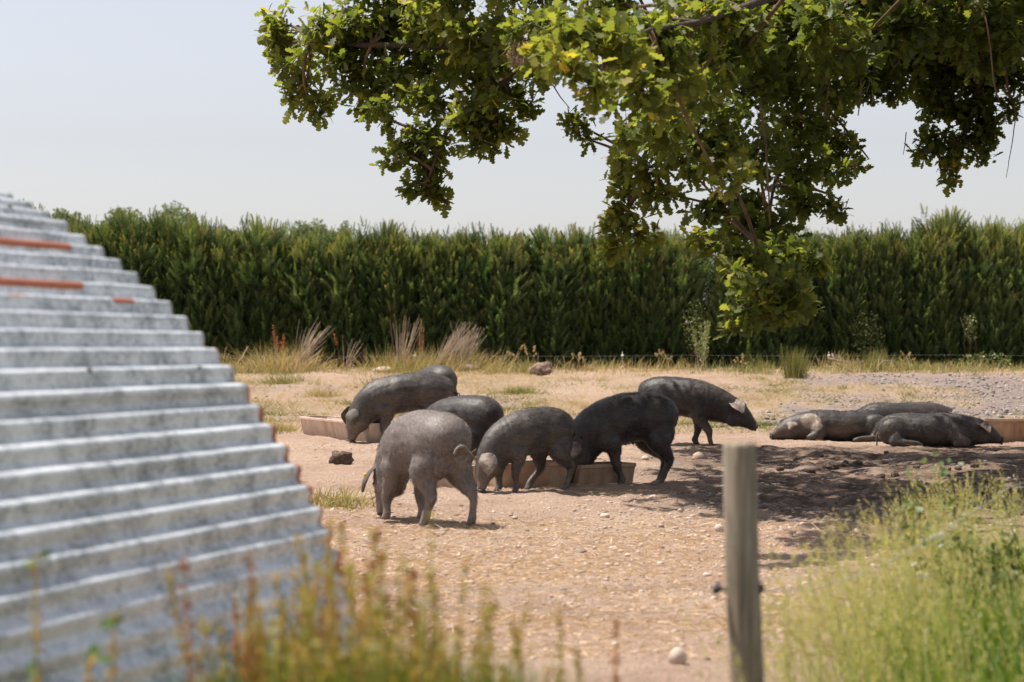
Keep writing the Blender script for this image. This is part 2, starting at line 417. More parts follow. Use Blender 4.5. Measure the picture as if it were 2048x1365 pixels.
def grassmask(x, y):
    return sst(26.5, 31, y+1.2*vnoise(x*.5, y*.5, 0, 32))*(1-gravelmask(x, y))*np.clip(.75+.5*vnoise(x*.7, y*.5, 0, 33), 0, 1)
def greenmask(x, y):
    edge = 1.35+.32*(y-6.5)+.5*vnoise(x*.9, y*.9, 0, 34)
    return np.maximum(sst(-.3, .5, x-edge)*(1-sst(11.5, 13.2, y)), sst(46.6, 48.2, y))
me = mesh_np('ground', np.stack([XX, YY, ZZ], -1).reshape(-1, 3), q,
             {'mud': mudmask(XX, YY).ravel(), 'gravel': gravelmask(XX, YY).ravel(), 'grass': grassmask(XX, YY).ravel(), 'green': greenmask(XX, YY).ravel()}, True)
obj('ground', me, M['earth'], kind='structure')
print('ground', nx, ny)

def rand_in_view(n, d0, d1, margin=150, power=1.0):
    """ground points spread evenly over the part of the yard the camera looks at"""
    D = np.sqrt(rng.uniform(d0**2, d1**2, n)) if power == 1 else 1/rng.uniform(1/d1, 1/d0, n)
    X = rng.uniform(-1024-margin, 1024+margin, n)/F*D
    return X, D

# stones and clods lying about
X, D = rand_in_view(34000, 8.5, 27, power=0)
dens = np.clip(.35+1.0*fbm(X*.45, D*.45, 0, 41, 3)+1.3*sst(-.2, 1.2, X)*(1-np.abs(D-15.8)/3.2).clip(0, 1)+.3*mudmask(X, D), .04, 1)
k = (rng.uniform(0, 1, len(X)) < dens) & (greenmask(X, D) < .5); X, D = X[k], D[k]
sz = rng.lognormal(math.log(.010), .45, len(X)).clip(.004, .034)
P = np.stack([X, D, gz(X, D)-sz*.05], -1); mk = mudmask(X, D) > .5
V, T, r = stones(P, sz, .6)
mb = MB(); sel = np.repeat(~mk, 12); 
ids = np.where(~mk)[0]
def sub_st(ids):
    V2, T2, r2 = stones(P[ids], sz[ids], .6); mbx = MB(); mbx.add(V2, T2, r=r2); return mbx
sub_st(ids).build('pebbles', M['stone'], kind='stuff')
ids = np.where(mk)[0]
V2, T2, r2 = stones(P[ids], sz[ids]*1.2, .7, r=rng.uniform(0, .55, len(ids))); mb = MB(); mb.add(V2, T2, r=r2); mb.build('earth_clods', M['gravel'], kind='stuff')
X, D = rand_in_view(26000, 26, 46)
k = rng.uniform(0, 1, len(X)) < gravelmask(X, D)*(.25+.75*sst(-.2, .4, vnoise(X*1.5, D*.8, 0, 77))); X, D = X[k], D[k]
sz = rng.lognormal(math.log(.019), .4, len(X)).clip(.01, .05)
V, T, r = stones(np.stack([X, D, gz(X, D)+sz*.2], -1), sz, .7); mb = MB(); mb.add(V, T, r=r); mb.build('gravel', M['gravel'], kind='stuff')

# straw lying flat
X, D = rand_in_view(70000, 8.5, 28, power=0)
dens = np.clip(.25+1.3*fbm(X*.5+5, D*.5, 0, 51, 3)+.35*(1-sst(12, 16, D)), .02, 1)*(1-.93*mudmask(X, D))
k = (rng.uniform(0, 1, len(X)) < dens); X, D = X[k], D[k]; n = len(X)
az = rng.uniform(0, 6.28, n); d = norm(np.stack([np.cos(az), np.sin(az), rng.uniform(.0, .35, n)], -1))
P = np.stack([X, D, gz(X, D)+.006], -1)
V, T, mm_ = blades(P, d, rng.uniform(.03, .12, n), .004, .25, 2); mb = MB(); mb.add(V, T, r=np.repeat(rng.uniform(0, 1, n), mm_)); mb.build('straw', M['straw'], kind='stuff')
# short dry and yellow grass at the back of the yard
X, D = rand_in_view(90000, 26, 47.5, power=1)
cl = fbm(X*1.6, D*1.6, 0, 52, 3)
k = (rng.uniform(0, 1, len(X)) < grassmask(X, D)*np.clip(.65+1.2*cl, .12, 1)*1.2); X, D, cl = X[k], D[k], cl[k]; n = len(X)
az = rng.uniform(0, 6.28, n); d = norm(np.stack([np.cos(az)*.8, np.sin(az)*.8, rng.uniform(.3, 1.1, n)], -1))
P = np.stack([X, D, gz(X, D)-.005], -1)
gr = np.clip(.66-1.3*fbm(X*.6, D*.4, 0, 53, 3)-.15*cl+rng.normal(0, .14, n)+.3*sst(40, 44, D), 0, 1)
V, T, mm_ = blades(P, d, rng.uniform(.05, .14, n)*(1+1.2*np.clip(cl, 0, 1)), .008, .5, 2); mb = MB(); mb.add(V, T, r=np.repeat(gr, mm_)); mb.build('dry_grass', M['tuft'], kind='stuff')
# ------------------------------------------------------------------ conifer hedge
def plume(n=30, Lp=.34):
    """a feathery upswept spray: curved axis with side slivers; axis along +z leaning to +x"""
    V, T, r = [], [], []
    def sliver(p, d, l, w, up, rv):
        s = norm(np.cross(d, up)); b = len(V)
        V.extend([p-s*w*.5, p+s*w*.5, p+d*l*.55+s*w*.42, p+d*l, p+d*l*.55-s*w*.42]); T.extend([(b, b+1, b+2), (b, b+2, b+4), (b+4, b+2, b+3)]); r.extend([rv-.12, rv-.12, rv, rv+.18, rv])
    for k in range(n):
        f = (k+.5)/n; ax = np.array([.22*Lp*f*f, 0, Lp*f])
        a = (k % 2*2-1)*(1-.3*f)*1.0+rng.normal(0, .25); tw = rng.uniform(-.9, .9)
        d = norm(np.array([.25+tw*.5, math.sin(a*.75), math.cos(a*.75)]))
        sliver(ax, d, Lp*(.34-.20*f)*rng.uniform(.7, 1.25), .0095, np.array([1., .2*tw, 0]), .42+.3*f+rng.normal(0, .1))
    sliver(np.zeros(3), np.array([.12, 0, 1.]), Lp*.98, .016, np.array([1., 0, 0]), .35)
    sliver(np.array([.14*Lp, 0, Lp*.8]), norm(np.array([.3, 0, 1.])), Lp*.35, .010, np.array([1., 0, 0]), .8)
    return np.array(V), np.array(T), np.array(r)
PL = [plume() for _ in range(6)]
def place_many(protos, P, d, scale, r0):
    """instances of proto meshes: local z -> d, local x -> outward-ish; returns arrays"""
    out = MB(); n = len(P); kind = rng.integers(0, len(protos), n)
    up = norm(d); ref = norm(rng.normal(0, 1, (n, 3))+1e-6)
    x = norm(ref-(ref*up).sum(1)[:, None]*up); y = np.cross(up, x)
    for kk, (v, t_, r_) in enumerate(protos):
        ii = np.where(kind == kk)[0]
        if not len(ii): continue
        s = scale[ii][:, None, None]
        V = P[ii][:, None]+s*(v[None, :, 0:1]*x[ii][:, None]+v[None, :, 1:2]*y[ii][:, None]+v[None, :, 2:3]*up[ii][:, None])
        T = (t_[None]+(np.arange(len(ii))*len(v))[:, None, None]).reshape(-1, 3)
        out.add(V.reshape(-1, 3), T, r=(r_[None]+r0[ii][:, None]).ravel())
    return out
def conifer_mesh(seed, h=3.45):
    P, Dd, S, R0 = [], [], [], []
    # vertical leaders on the face of the tree, each a narrow cone of plumes
    ncone = 26
    for c in range(ncone):
        cr = rng.normal(.02, .13)
        a = rng.uniform(-math.pi, math.pi) if c > 20 else rng.uniform(-math.pi*.95, -.05)
        rr = rng.uniform(.36, .74); top = rng.uniform(.7, h) if c > 8 else rng.uniform(h*.86, h*1.03)
        if c <= 8: rr = rng.uniform(.0, .55)
        cx, cy = rr*math.cos(a)*.95, rr*math.sin(a)*1.05
        hh = rng.uniform(.9, 1.9); w = rng.uniform(.20, .36); m_ = int(46*hh)
        for k in range(m_):
            f = rng.uniform(0, 1)**.85; z = top-hh*f
            if z < .02: continue
            b = rng.uniform(0, 6.28); ra = w*(.15+.85*min(1, f*1.8))*rng.uniform(.55, 1)
            out = np.array([math.cos(b), math.sin(b), 0])
            P.append([cx+out[0]*ra-.12*cx*f, cy+out[1]*ra-.12*cy*f, z-.16]); 
            Dd.append(out*(.28+.35*f)+np.array([cx, cy, 0])*.5+np.array([0, 0, 1.1])+rng.normal(0, .12, 3))
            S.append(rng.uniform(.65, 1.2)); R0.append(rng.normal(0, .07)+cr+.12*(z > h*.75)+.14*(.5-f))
    # skirt filling the body
    for k in range(420):
        a = rng.uniform(0, 6.28); z = rng.uniform(0, h*.93); rr = .50*(1-.25*max(0, z/h-.7)/.3)
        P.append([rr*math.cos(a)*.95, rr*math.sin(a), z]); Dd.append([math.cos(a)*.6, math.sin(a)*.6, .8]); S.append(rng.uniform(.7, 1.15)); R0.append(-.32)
    for k in range(9):      # thin whips standing out of the top
        P.append([rng.uniform(-.5, .5), rng.uniform(-.3, .3), h*rng.uniform(.95, 1.0)]); Dd.append([rng.normal(0, .15), rng.normal(0, .15), 1]); S.append(rng.uniform(.6, .95)); R0.append(.15)
    o = place_many(PL, np.array(P), np.array(Dd, float), np.array(S), np.array(R0))
    # dark woody core: several short stems so light does not pass straight through
    for k in range(5):
        a = rng.uniform(0, 6.28)
        v, t_, q_ = tube([[.2*math.cos(a), .2*math.sin(a), 0], [.22*math.cos(a), .22*math.sin(a), h*.5], [.1*math.cos(a+1), .1*math.sin(a+1), h*.9]], [.16, .15, .03], 7); o.add(v, t_, q_, r=.05)
    return o.mesh('conifer')
cm = [conifer_mesh(k) for k in range(6)]
tk = MB(); v, t_, q_ = tube([[0, 0, -.2], [0, 0, 1.2], [.03, 0, 3.0]], [.09, .075, .03], 8); tk.add(v, t_, q_); trunk_me = tk.mesh('conifer_trunk')
HY = 49.0
hedge = empty('conifer_hedge', (0, HY, .5), 0, 'long tall clipped conifer hedge closing off the back of the pig yard', 'hedge')
px = -260; kk = 0
while px < 2330:
    X = (px-1024)/F*HY
    if 1372 < px < 1432: px += 62; continue          # the gap under the oak
    top = np.interp(px, [0, 160, 420, 800, 1200, 1330, 1440, 1650, 1880, 2048, 2300], [414, 428, 445, 462, 466, 462, 478, 452, 436, 428, 424])
    zt = HC-(top+rng.uniform(-7, 9)-YH)/F*HY
    s = (zt-.5)/3.55*rng.uniform(.955, 1.05)
    for row in (0, 1):
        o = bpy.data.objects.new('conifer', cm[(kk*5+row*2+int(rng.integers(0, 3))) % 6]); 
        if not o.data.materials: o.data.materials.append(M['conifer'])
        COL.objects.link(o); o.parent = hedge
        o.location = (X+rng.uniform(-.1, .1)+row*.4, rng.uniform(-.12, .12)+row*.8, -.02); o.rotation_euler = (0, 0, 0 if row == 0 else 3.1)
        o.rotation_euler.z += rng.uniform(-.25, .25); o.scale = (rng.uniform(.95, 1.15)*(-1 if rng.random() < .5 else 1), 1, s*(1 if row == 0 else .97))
        if row == 0:
            ot = bpy.data.objects.new('trunk', trunk_me); COL.objects.link(ot); ot.parent = o
            if not trunk_me.materials: trunk_me.materials.append(M['bark'])
    kk += 1; px += rng.uniform(54, 66)

def leaf_cloud(blobs, n, size, rr=None, up=.5):
    """quad leaves in a set of ellipsoids (cx,cy,cz,rx,ry,rz)"""
    B = np.array(blobs); vol = B[:, 3]*B[:, 4]*B[:, 5]; k = rng.choice(len(B), n, p=vol/vol.sum())
    u = norm(rng.normal(0, 1, (n, 3)))*(rng.uniform(0, 1, n)**.38)[:, None]
    P = B[k, :3]+u*B[k, 3:]
    nrm = norm(rng.normal(0, 1, (n, 3))+np.array([0, 0, up])); a = norm(np.cross(nrm, rng.normal(0, 1, (n, 3)))); b_ = np.cross(nrm, a)
    s = rng.uniform(.7, 1.3, n)[:, None]*size
    V = np.stack([P-a*s, P-b_*s*.55, P+a*s, P+b_*s*.55], 1).reshape(-1, 3)
    Q = np.arange(n*4).reshape(n, 4)
    return V, Q, np.repeat(np.clip(rng.normal(.5, .2, n), 0, 1) if rr is None else rr, 4)
# trees far beyond the hedge
far = [(95, 424, 60, 130, 'broad low field tree at the far end beyond the hedge, nearest the iron shed'),
       (135, 410, 36, 118, 'thin spiky treetop poking above the hedge by the iron shed'),
       (205, 419, 48, 124, 'rounded grey-green treetop over the hedge, between the spiky one and the tallest one'),
       (310, 409, 62, 120, 'tallest pale willow-like treetop showing over the hedge'),
       (372, 423, 42, 126, 'dark small-crowned treetop just beside the tallest pale one'),
       (515, 436, 60, 135, 'low faint treetop barely clearing the hedge, far from the shed'),
       (610, 434, 48, 130, 'small bluish treetop over the middle of the hedge'),
       (665, 440, 36, 132, 'last and lowest treetop over the hedge before open sky')]
for px, top, w, D, lab in far:
    c = W(px, top, D); rx = 1.35*w/F*D; hgt = c[2]-.5
    e = empty('field_tree', (c[0], D, .5), 0, lab, 'tree', 'far trees beyond the hedge')
    bl = [(rng.uniform(-.6, .6)*rx, rng.uniform(-.6, .6)*rx, hgt-rng.uniform(.3, 3.2)-abs(x_)*.5, rx*rng.uniform(.2, .45), rx*.5, rng.uniform(.4, 1.1)) for x_ in np.linspace(-1, 1, 16)]
    bl.append((0, 0, hgt-3, rx*.9, rx*.9, 2.2))
    V, Q, r_ = leaf_cloud(bl, 8500, .10); mb = MB(); mb.add(V, q=Q, r=r_); mb.build('crown', M['far_leaf'], e)
    mb = MB(); v, t_, q_ = tube([[0, 0, -.3], [.1, 0, hgt*.45], [-.1, 0, hgt-1]], [.28, .2, .04], 8); mb.add(v, t_, q_)
    for k in range(7):
        a = rng.uniform(0, 6.28); v, t_, q_ = tube([[0, 0, hgt*.4], [math.cos(a)*rx*.4, math.sin(a)*rx*.4, hgt*.65], [math.cos(a)*rx*.7, math.sin(a)*rx*.7, hgt-.8]], [.1, .06, .015], 5); mb.add(v, t_, q_)
    mb.build('trunk', M['bark'], e)

# ------------------------------------------------------------------ oak
def oak_leaf():
    """lobed leaf, length 1 along +x, folded a little along the midrib"""
    prof = [(0, .02), (.16, .16), (.26, .09), (.38, .27), (.48, .13), (.62, .34), (.73, .16), (.86, .22), (1.0, 0)]
    V = []; T = []
    for x, w in prof: V.append((x, 0, -.12*(x-.4)**2))
    n = len(prof)
    for sgn in (1, -1):
        for x, w in prof: V.append((x+(.05 if w > .15 else 0), sgn*w, -.12*(x-.4)**2+.10*w))
    for s_, off in ((1, n), (-1, 2*n)):
        for k in range(n-1):
            a, b_, c, d = k, k+1, off+k+1, off+k
            T += [(a, b_, c), (a, c, d)] if s_ == 1 else [(a, c, b_), (a, d, c)]
    return np.array(V, float), np.array(T)
OV, OT = oak_leaf()
def leaves(P, d, nrm, size, r):
    y = norm(np.cross(nrm, d)); z = np.cross(d, y)
    V = P[:, None]+size[:, None, None]*(OV[None, :, 0:1]*d[:, None]+OV[None, :, 1:2]*y[:, None]+OV[None, :, 2:3]*z[:, None])
    T = (OT[None]+(np.arange(len(P))*len(OV))[:, None, None]).reshape(-1, 3)
    return V.reshape(-1, 3), T, np.repeat(r, len(OV))
# clumps: px, py, rx, ry, distance, colour shift (sunlit clumps painted lighter, shaded ones darker)
CL = [(1900,50,90,60,18,-.2),(1800,55,90,60,17.5,-.2),(2005,40,80,60,18,-.25),(1980,100,60,50,18.5,-.3),(1600,50,90,60,16.5,-.1),(1480,30,90,60,15.5,0),(1690,110,70,60,17.2,-.2),(1400,40,80,60,14.5,.05),(1650,30,80,60,16,-.1),(900,-30,90,50,18,0),(760,-20,90,50,19,0),(1060,-20,90,50,17,0),(1220,-10,90,60,14.5,.1),(1380,0,90,60,15,0),(1540,0,100,60,17,-.2),(1700,0,100,60,19,-.3),(1860,0,100,60,21,-.35),(2020,0,90,60,21,-.35),(1320,150,80,60,14,.1),(1240,130,70,60,14,.15),(1390,180,70,50,14.5,0),(1000,120,60,50,18,-.1),(820,90,60,40,19,0),(1560,160,80,60,19,-.3),(1780,100,70,50,22,-.4),(1900,100,70,50,22,-.4),(2000,110,50,40,22,-.4),(548,62,50,48,19.5,.2),(585,120,55,55,19.5,.15),(640,60,70,60,19,.1),(612,178,42,45,19.5,.1),(625,212,26,20,19.5,0),(700,40,80,60,19,0),(690,130,70,55,19,-.1),(775,40,80,60,19,0),(735,190,38,48,19,-.1),
 (765,232,32,32,18.5,-.1),(790,140,70,60,19,-.1),(850,40,80,60,18.5,.1),(880,130,70,60,19,0),(860,205,60,40,18.5,0),(795,300,48,38,18.5,-.1),(850,290,62,50,18.5,-.05),(840,355,55,38,18.5,-.15),(820,388,40,18,18.5,-.15),(868,385,30,18,18.5,0),
 (930,60,70,70,18,.1),(950,160,70,50,18.5,-.1),(930,235,60,48,18,.05),(985,240,60,48,18,.05),(1015,262,38,30,18,0),(1000,180,60,30,18.5,0),(1040,210,32,28,18.5,-.1),(1010,70,70,60,17.5,-.1),(960,283,40,20,18,0),
 (1085,60,70,60,16,.0),(1060,140,50,45,17,-.1),(1110,110,55,45,13,.25),(1160,60,70,60,13,.15),(1150,140,55,45,12.5,.3),(1230,80,75,70,13,.2),(1200,180,50,40,12.5,.2),(1270,170,75,60,13.5,.05),(1160,252,34,30,18.5,-.1),(1170,278,20,16,18.5,-.1),
 (1310,70,85,70,14,0),(1240,250,45,45,16,0),(1330,240,75,60,15,-.05),(1230,345,32,42,18.5,.2),(1255,400,42,34,18.5,.2),(1230,430,30,36,18.5,.2),(1262,470,42,40,18.5,.15),(1235,500,28,24,18.5,.25),
 (1300,330,60,40,17.5,.1),(1370,330,70,45,17,.1),(1330,390,50,24,17.5,.1),(1400,120,85,80,15.5,-.1),(1420,220,80,70,16,-.15),(1480,60,85,70,17,-.2),(1440,320,75,50,16,.05),(1440,360,50,32,14,.25),(1500,300,75,60,17,-.2),(1420,410,55,32,17,-.2),
 (1500,170,85,70,18,-.25),(1570,90,90,80,18.5,-.25),(1590,240,80,60,19,-.2),(1660,60,90,70,20,-.3),(1660,165,80,60,20.5,-.3),(1655,270,60,40,20,-.15),(1700,300,35,24,20,-.1),(1737,318,16,12,20,-.05),(1590,330,80,50,19,-.2),(1660,345,45,28,19.5,-.15),(1600,395,70,36,18.5,-.15),(1680,400,32,22,18.5,-.05),
 (1490,400,60,40,18,-.25),(1470,450,50,36,17.5,-.2),(1540,450,60,36,17.5,-.2),(1430,480,42,26,16,.15),(1500,500,60,40,16,.0),(1570,510,70,42,16.5,.0),(1630,530,30,26,16.5,.0),(1470,550,50,40,15.5,-.1),(1540,560,70,44,15.5,-.05),(1600,580,40,34,16,0),(1490,610,42,32,15.5,.05),(1550,600,50,36,15.5,0),(1485,640,30,16,15.5,.1),(1560,632,20,14,15.5,0),
 (1750,60,90,70,21,-.35),(1740,130,70,50,21,-.35),(1720,185,38,26,21,-.25),(1780,165,55,30,21,-.3),(1850,60,90,70,22,-.4),(1840,140,70,50,22,-.35),(1860,185,48,34,22,-.3),(1950,50,90,60,22,-.4),(1930,130,80,50,22,-.35),(2030,50,70,50,22,-.4),
 (1900,215,55,34,22,-.25),(1960,200,50,44,22,-.3),(1875,270,46,26,22,-.15),(1930,270,50,34,22,-.25),(1970,250,32,40,22,-.3),(1840,300,26,16,22,-.15),(1900,315,40,22,22,.05),(1885,345,16,20,22,0),(1955,310,24,18,22,-.2),(2030,150,24,34,22,-.3),(2020,210,24,22,22,-.3),(1990,180,30,30,22,-.3)]
# the rest of the tree, above and beside the picture, in metres
OFF = []
for k in range(70):
    a = rng.uniform(0, 6.28); rr = rng.uniform(.5, 1)
    OFF.append((7.5+5.2*rr*math.cos(a), 21.5+5.0*rr*math.sin(a), rng.uniform(4.9, 9.5)-.35*rr, .95, .95, .7))
for k in range(62):
    x_, y_ = rng.uniform(-.6, 6.5), rng.uniform(17.0, 25.0); OFF.append((x_, y_, rng.uniform(.5, 2.2)+HC+YH/F*y_, .85, .85, .45))
blob = []
for (px, py, rx, ry, D, sh) in CL:
    c = W(px, py, D); s = D/F
    blob.append((c[0], D, c[2], rx*s, min(rx, ry)*s*1.3, ry*s, sh))
for o_ in OFF: blob.append((*o_, -.15))
twP, twD, LP, LD, LN, LS, LR = [], [], [], [], [], [], []
rosettes = []
for bi, (cx, cy, cz, rx, ry, rz, sh) in enumerate(blob):
    inview = bi < len(CL)
    area = math.pi*rx*rz; nro = int(area*((170 if cx < 3 else 200) if inview else 42))+2
    u = norm(rng.normal(0, 1, (nro, 3)))*(rng.uniform(0, 1, nro)**.40)[:, None]
    P = np.array([cx, cy, cz])+u*np.array([rx, ry, rz])*.95
    P = P+.13*np.stack([vnoise(P[:, 0]*3.2, P[:, 1]*3.2, P[:, 2]*3.2, k_) for k_ in (21, 22, 23)], -1)
    P[:, 2] -= .07*np.abs(vnoise(P[:, 0]*7, P[:, 1]*7, 0, 24))
    for p, uu in zip(P, u):
        ax = norm(uu*np.array([1, 1, .7])*.8+np.array([-.25, -.1, .05])+rng.normal(0, .35, 3)); rosettes.append((p, ax, sh, bi))
        m_ = rng.integers(5, 8); a0 = rng.uniform(0, 6.28)
        s1 = norm(np.cross(ax, rng.normal(0, 1, 3))); s2 = np.cross(ax, s1)
        for k in range(m_):
            a = a0+k*2.4; out = s1*math.cos(a)+s2*math.sin(a)
            d = norm(ax*rng.uniform(.1, .7)+out*rng.uniform(.6, 1)+np.array([0, 0, -.15]))
            nr = norm(np.array([-.25, -.05, 1.0])+rng.normal(0, .55, 3)); nr = norm(nr-(nr@d)*d)
            LP.append(p-ax*.02*k+out*.01); LD.append(d); LN.append(nr); LS.append(rng.uniform(.085, .145)*(1 if inview else 1.5))
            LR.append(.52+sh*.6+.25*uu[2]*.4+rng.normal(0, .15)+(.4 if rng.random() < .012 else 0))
LP, LD, LN, LS, LR = map(np.array, (LP, LD, LN, LS, LR)); LR = LR.clip(0, 1)
print('leaves', len(LP), 'inview', int(sum(1 for r_ in rosettes if r_[3] < len(CL))))
TX, TY = 8.6, 21.6
oak = empty('oak_tree', (TX, TY, float(gz(TX, TY))), 0, 'large oak whose low boughs hang over the pigs in front of the hedge', 'tree')
o0 = np.array([TX, TY, float(gz(TX, TY))])
mb = MB(); P = np.array([[0, 0, -.3], [0, 0, .3], [-.05, .02, 1.2], [.02, 0, 2.6], [.1, .1, 4.4], [0, .2, 6.2], [.2, .1, 8]])
v, t_, q_ = tube(P, [.75, .55, .46, .42, .36, .25, .08], 20); v[:, :2] *= (1+.07*vnoise(v[:, 0]*6, v[:, 1]*6, v[:, 2]*.8, 3))[:, None]; mb.add(v, t_, q_); mb.build('trunk', M['bark'], oak, True)
def limb(name, pts, r0, r1, seg=8, m_='bark'):
    pts = np.array(pts, float); tt = np.linspace(0, 1, 14); s = np.linspace(0, 1, len(pts))
    P = np.stack([np.interp(tt, s, pts[:, k]) for k in range(3)], 1)
    for _ in range(2): P[1:-1] = (P[:-2]+2*P[1:-1]+P[2:])/4
    P[1:-1] += rng.normal(0, min(.02, r0*.18), (12, 3)); 
    v, t_, q_ = tube(P, np.linspace(r0, r1, 14), seg); mb = MB(); mb.add(v-o0, t_, q_); mb.build(name, M[m_], oak, True); return P
L1 = limb('branch', [o0+[0, 0, 3.3], W(2300, 20, 21.5), W(1900, 30, 21.5), W(1560, 60, 19.5), W(1200, 90, 18.5), W(900, 100, 18.5), W(620, 90, 19)], .15, .015)
L2 = limb('branch', [o0+[0, 0, 3.6], W(2200, -120, 18.5), W(1800, -80, 16), W(1500, 10, 14.8), W(1200, 100, 13.3)], .09, .012)
L3 = limb('branch', [W(1700, 40, 19.8), W(1655, 170, 20.3), W(1560, 300, 19.2), W(1530, 460, 17.8), W(1530, 600, 15.7)], .028, .008)
L4 = limb('branch', [W(1100, 92, 18.5), W(1000, 170, 18.3), W(900, 240, 18.3), W(850, 370, 18.4)], .05, .01)
L5 = limb('branch', [W(1980, 45, 21), W(1970, 130, 21.8), W(1940, 240, 22), W(1890, 330, 22)], .05, .01)
L6 = limb('branch', [W(1420, 60, 17.5), W(1350, 200, 18.6), W(1270, 340, 18.7), W(1245, 480, 18.4)], .03, .007)
L7 = limb('branch', [o0+[0, 0, 4.2], [7, 19.5, 5.5], [5, 18.5, 6]], .16, .03)
L8 = limb('branch', [o0+[0, 0, 4.8], [6.5, 23, 6.5], [3.5, 23.5, 6.6]], .14, .03)
L9 = limb('branch', [W(1765, -30, 20), W(1655, 60, 17.5), W(1662, 140, 17.5), W(1650, 230, 17.5)], .016, .006, 6, 'twig')
L10 = limb('branch', [W(1700, 60, 17.8), W(1712, 120, 17.8), W(1724, 170, 17.8), W(1716, 232, 17.8)], .010, .005, 6, 'twig')
L11 = limb('branch', [W(1945, -10, 17), W(1968, 20, 16.5), W(1980, 90, 16.5), W(1985, 160, 16.5), W(1998, 205, 16.5)], .009, .005, 6, 'twig')
L12 = limb('branch', [W(1520, 200, 15.6), W(1532, 290, 15.5), W(1536, 370, 15.5), W(1540, 450, 15.5)], .010, .006, 6, 'twig')
L13 = limb('branch', [W(2010, 130, 21.5), W(2012, 155, 21.5), W(2020, 200, 21.4)], .02, .01, 6, 'twig')
L14 = limb('branch', [W(2028, 200, 21.4), W(2030, 248, 21.4), W(2020, 310, 21.4), W(2012, 356, 21.4)], .008, .003, 5, 'twig')
LIMB = np.concatenate([L1, L2, L3, L4, L5, L6, L7, L8])
mb = MB()   # twigs from the limbs into every clump
for bi, b_ in enumerate(blob):
    c = np.array(b_[:3]); j_ = np.argmin(((LIMB-c)**2).sum(1)); a = LIMB[j_]; mid = (a+c)/2+rng.normal(0, .08, 3)+np.array([0, 0, .08])
    tt = np.linspace(0, 1, 6)[:, None]; P = (1-tt)**2*a+2*tt*(1-tt)*mid+tt**2*c
    v, t_, q_ = tube(P, np.linspace(.02, .008, 6), 5); mb.add(v-o0, t_, q_)
for (p, ax, sh, bi) in rosettes[::2]:
    c = np.array(blob[bi][:3]); P = np.array([c+(p-c)*.25+rng.normal(0, .02, 3), (c+p)/2+np.array([0, 0, .03])+rng.normal(0, .02, 3), p])
    v, t_, q_ = tube(P, [.006, .004, .0025], 3, False); mb.add(v-o0, t_, q_)
for (px, py, D, dx, dy) in ((1105,170,18,35,48),(1090,160,18,-25,45),(1735,190,19,22,20),(1812,265,22,-6,45),(1985,255,22,8,20)):   # bare hanging twigs
    a = W(px, py, D); c = W(px+dx, py+dy, D); v, t_, q_ = tube([a, (a+c)/2+rng.normal(0, .02, 3), c], [.006, .005, .003], 4); mb.add(v-o0, t_, q_)
mb.build('twigs', M['twig'], oak, kind='stuff')
dist = np.sqrt((LP**2).sum(1)); inv = (abs(LP[:, 0]/LP[:, 1]*F) < 1024) & ((LP[:, 2]-HC)/LP[:, 1]*F < YH)
order = np.argsort(np.where(inv, dist/LS, 1e9)); big = order[:300]; rest = order[300:]
outv = rest[(abs(LP[rest, 0]/LP[rest, 1]*F) > 1060) | ((LP[rest, 2]-HC)/LP[rest, 1]*F > YH+30)]; rest = np.setdiff1d(rest, outv)
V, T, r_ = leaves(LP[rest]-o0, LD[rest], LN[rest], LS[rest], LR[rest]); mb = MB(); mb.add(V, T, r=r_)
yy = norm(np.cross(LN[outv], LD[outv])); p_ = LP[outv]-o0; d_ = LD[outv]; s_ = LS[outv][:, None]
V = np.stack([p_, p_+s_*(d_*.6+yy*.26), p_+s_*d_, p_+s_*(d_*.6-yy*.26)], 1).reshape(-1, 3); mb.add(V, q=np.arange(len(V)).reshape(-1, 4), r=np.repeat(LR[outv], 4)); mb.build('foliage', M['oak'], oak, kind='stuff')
lm = []
for k in range(8):
    mb = MB(); mb.add(OV, OT, r=np.clip(.35+.09*k, 0, 1)); lm.append(mb.mesh('leaf'))
    lm[-1].materials.append(M['oak'])
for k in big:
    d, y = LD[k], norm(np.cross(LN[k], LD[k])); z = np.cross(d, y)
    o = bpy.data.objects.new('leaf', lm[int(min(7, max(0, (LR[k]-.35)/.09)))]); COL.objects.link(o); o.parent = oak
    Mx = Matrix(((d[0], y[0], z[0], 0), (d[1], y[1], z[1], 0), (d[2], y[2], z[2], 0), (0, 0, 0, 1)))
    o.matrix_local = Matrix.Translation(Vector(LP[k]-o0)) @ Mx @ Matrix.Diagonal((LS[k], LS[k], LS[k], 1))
# withered brown catkin clump on the upper bough
mb = MB(); c = W(1045, 98, 16); n = 260
u = norm(rng.normal(0, 1, (n, 3))); P = c+u*np.array([.14, .12, .10])*rng.uniform(0, 1, (n, 1))**.4-np.array([0, 0, .02])
V, T, mm_ = blades(P, norm(rng.normal(0, 1, (n, 3))+np.array([0, 0, -.9])), .07, .012, .5, 2); mb.add(V-o0, T, r=np.repeat(rng.uniform(0, .7, n), mm_)); mb.build('withered_leaves', M['dry_stem'], oak, kind='stuff')

# ------------------------------------------------------------------ corrugated iron shed
th = R(19); A = np.array([math.sin(th), math.cos(th), -.006]); A /= np.linalg.norm(A); Pd = np.array([math.cos(th), -math.sin(th)])
O2 = np.array([(480-1024)/F*6.9, 6.9])
edge = [(0,400),(60,425),(123,469),(188,503),(261,552),(326,614),(397,669),(458,737),(480,786),(516,844),(546,879),(572,904),(604,949),(650,1060),(690,1180),(725,1290)]
prof = []
for x, y in edge:
    d = np.array([(x-1024)/F, 1.0]); s = (O2@A[:2])/(d@A[:2]); Pp = d*s
    prof.append(((Pp-O2)@Pd, HC-(y-YH)/F*s))
prof = np.array(prof)
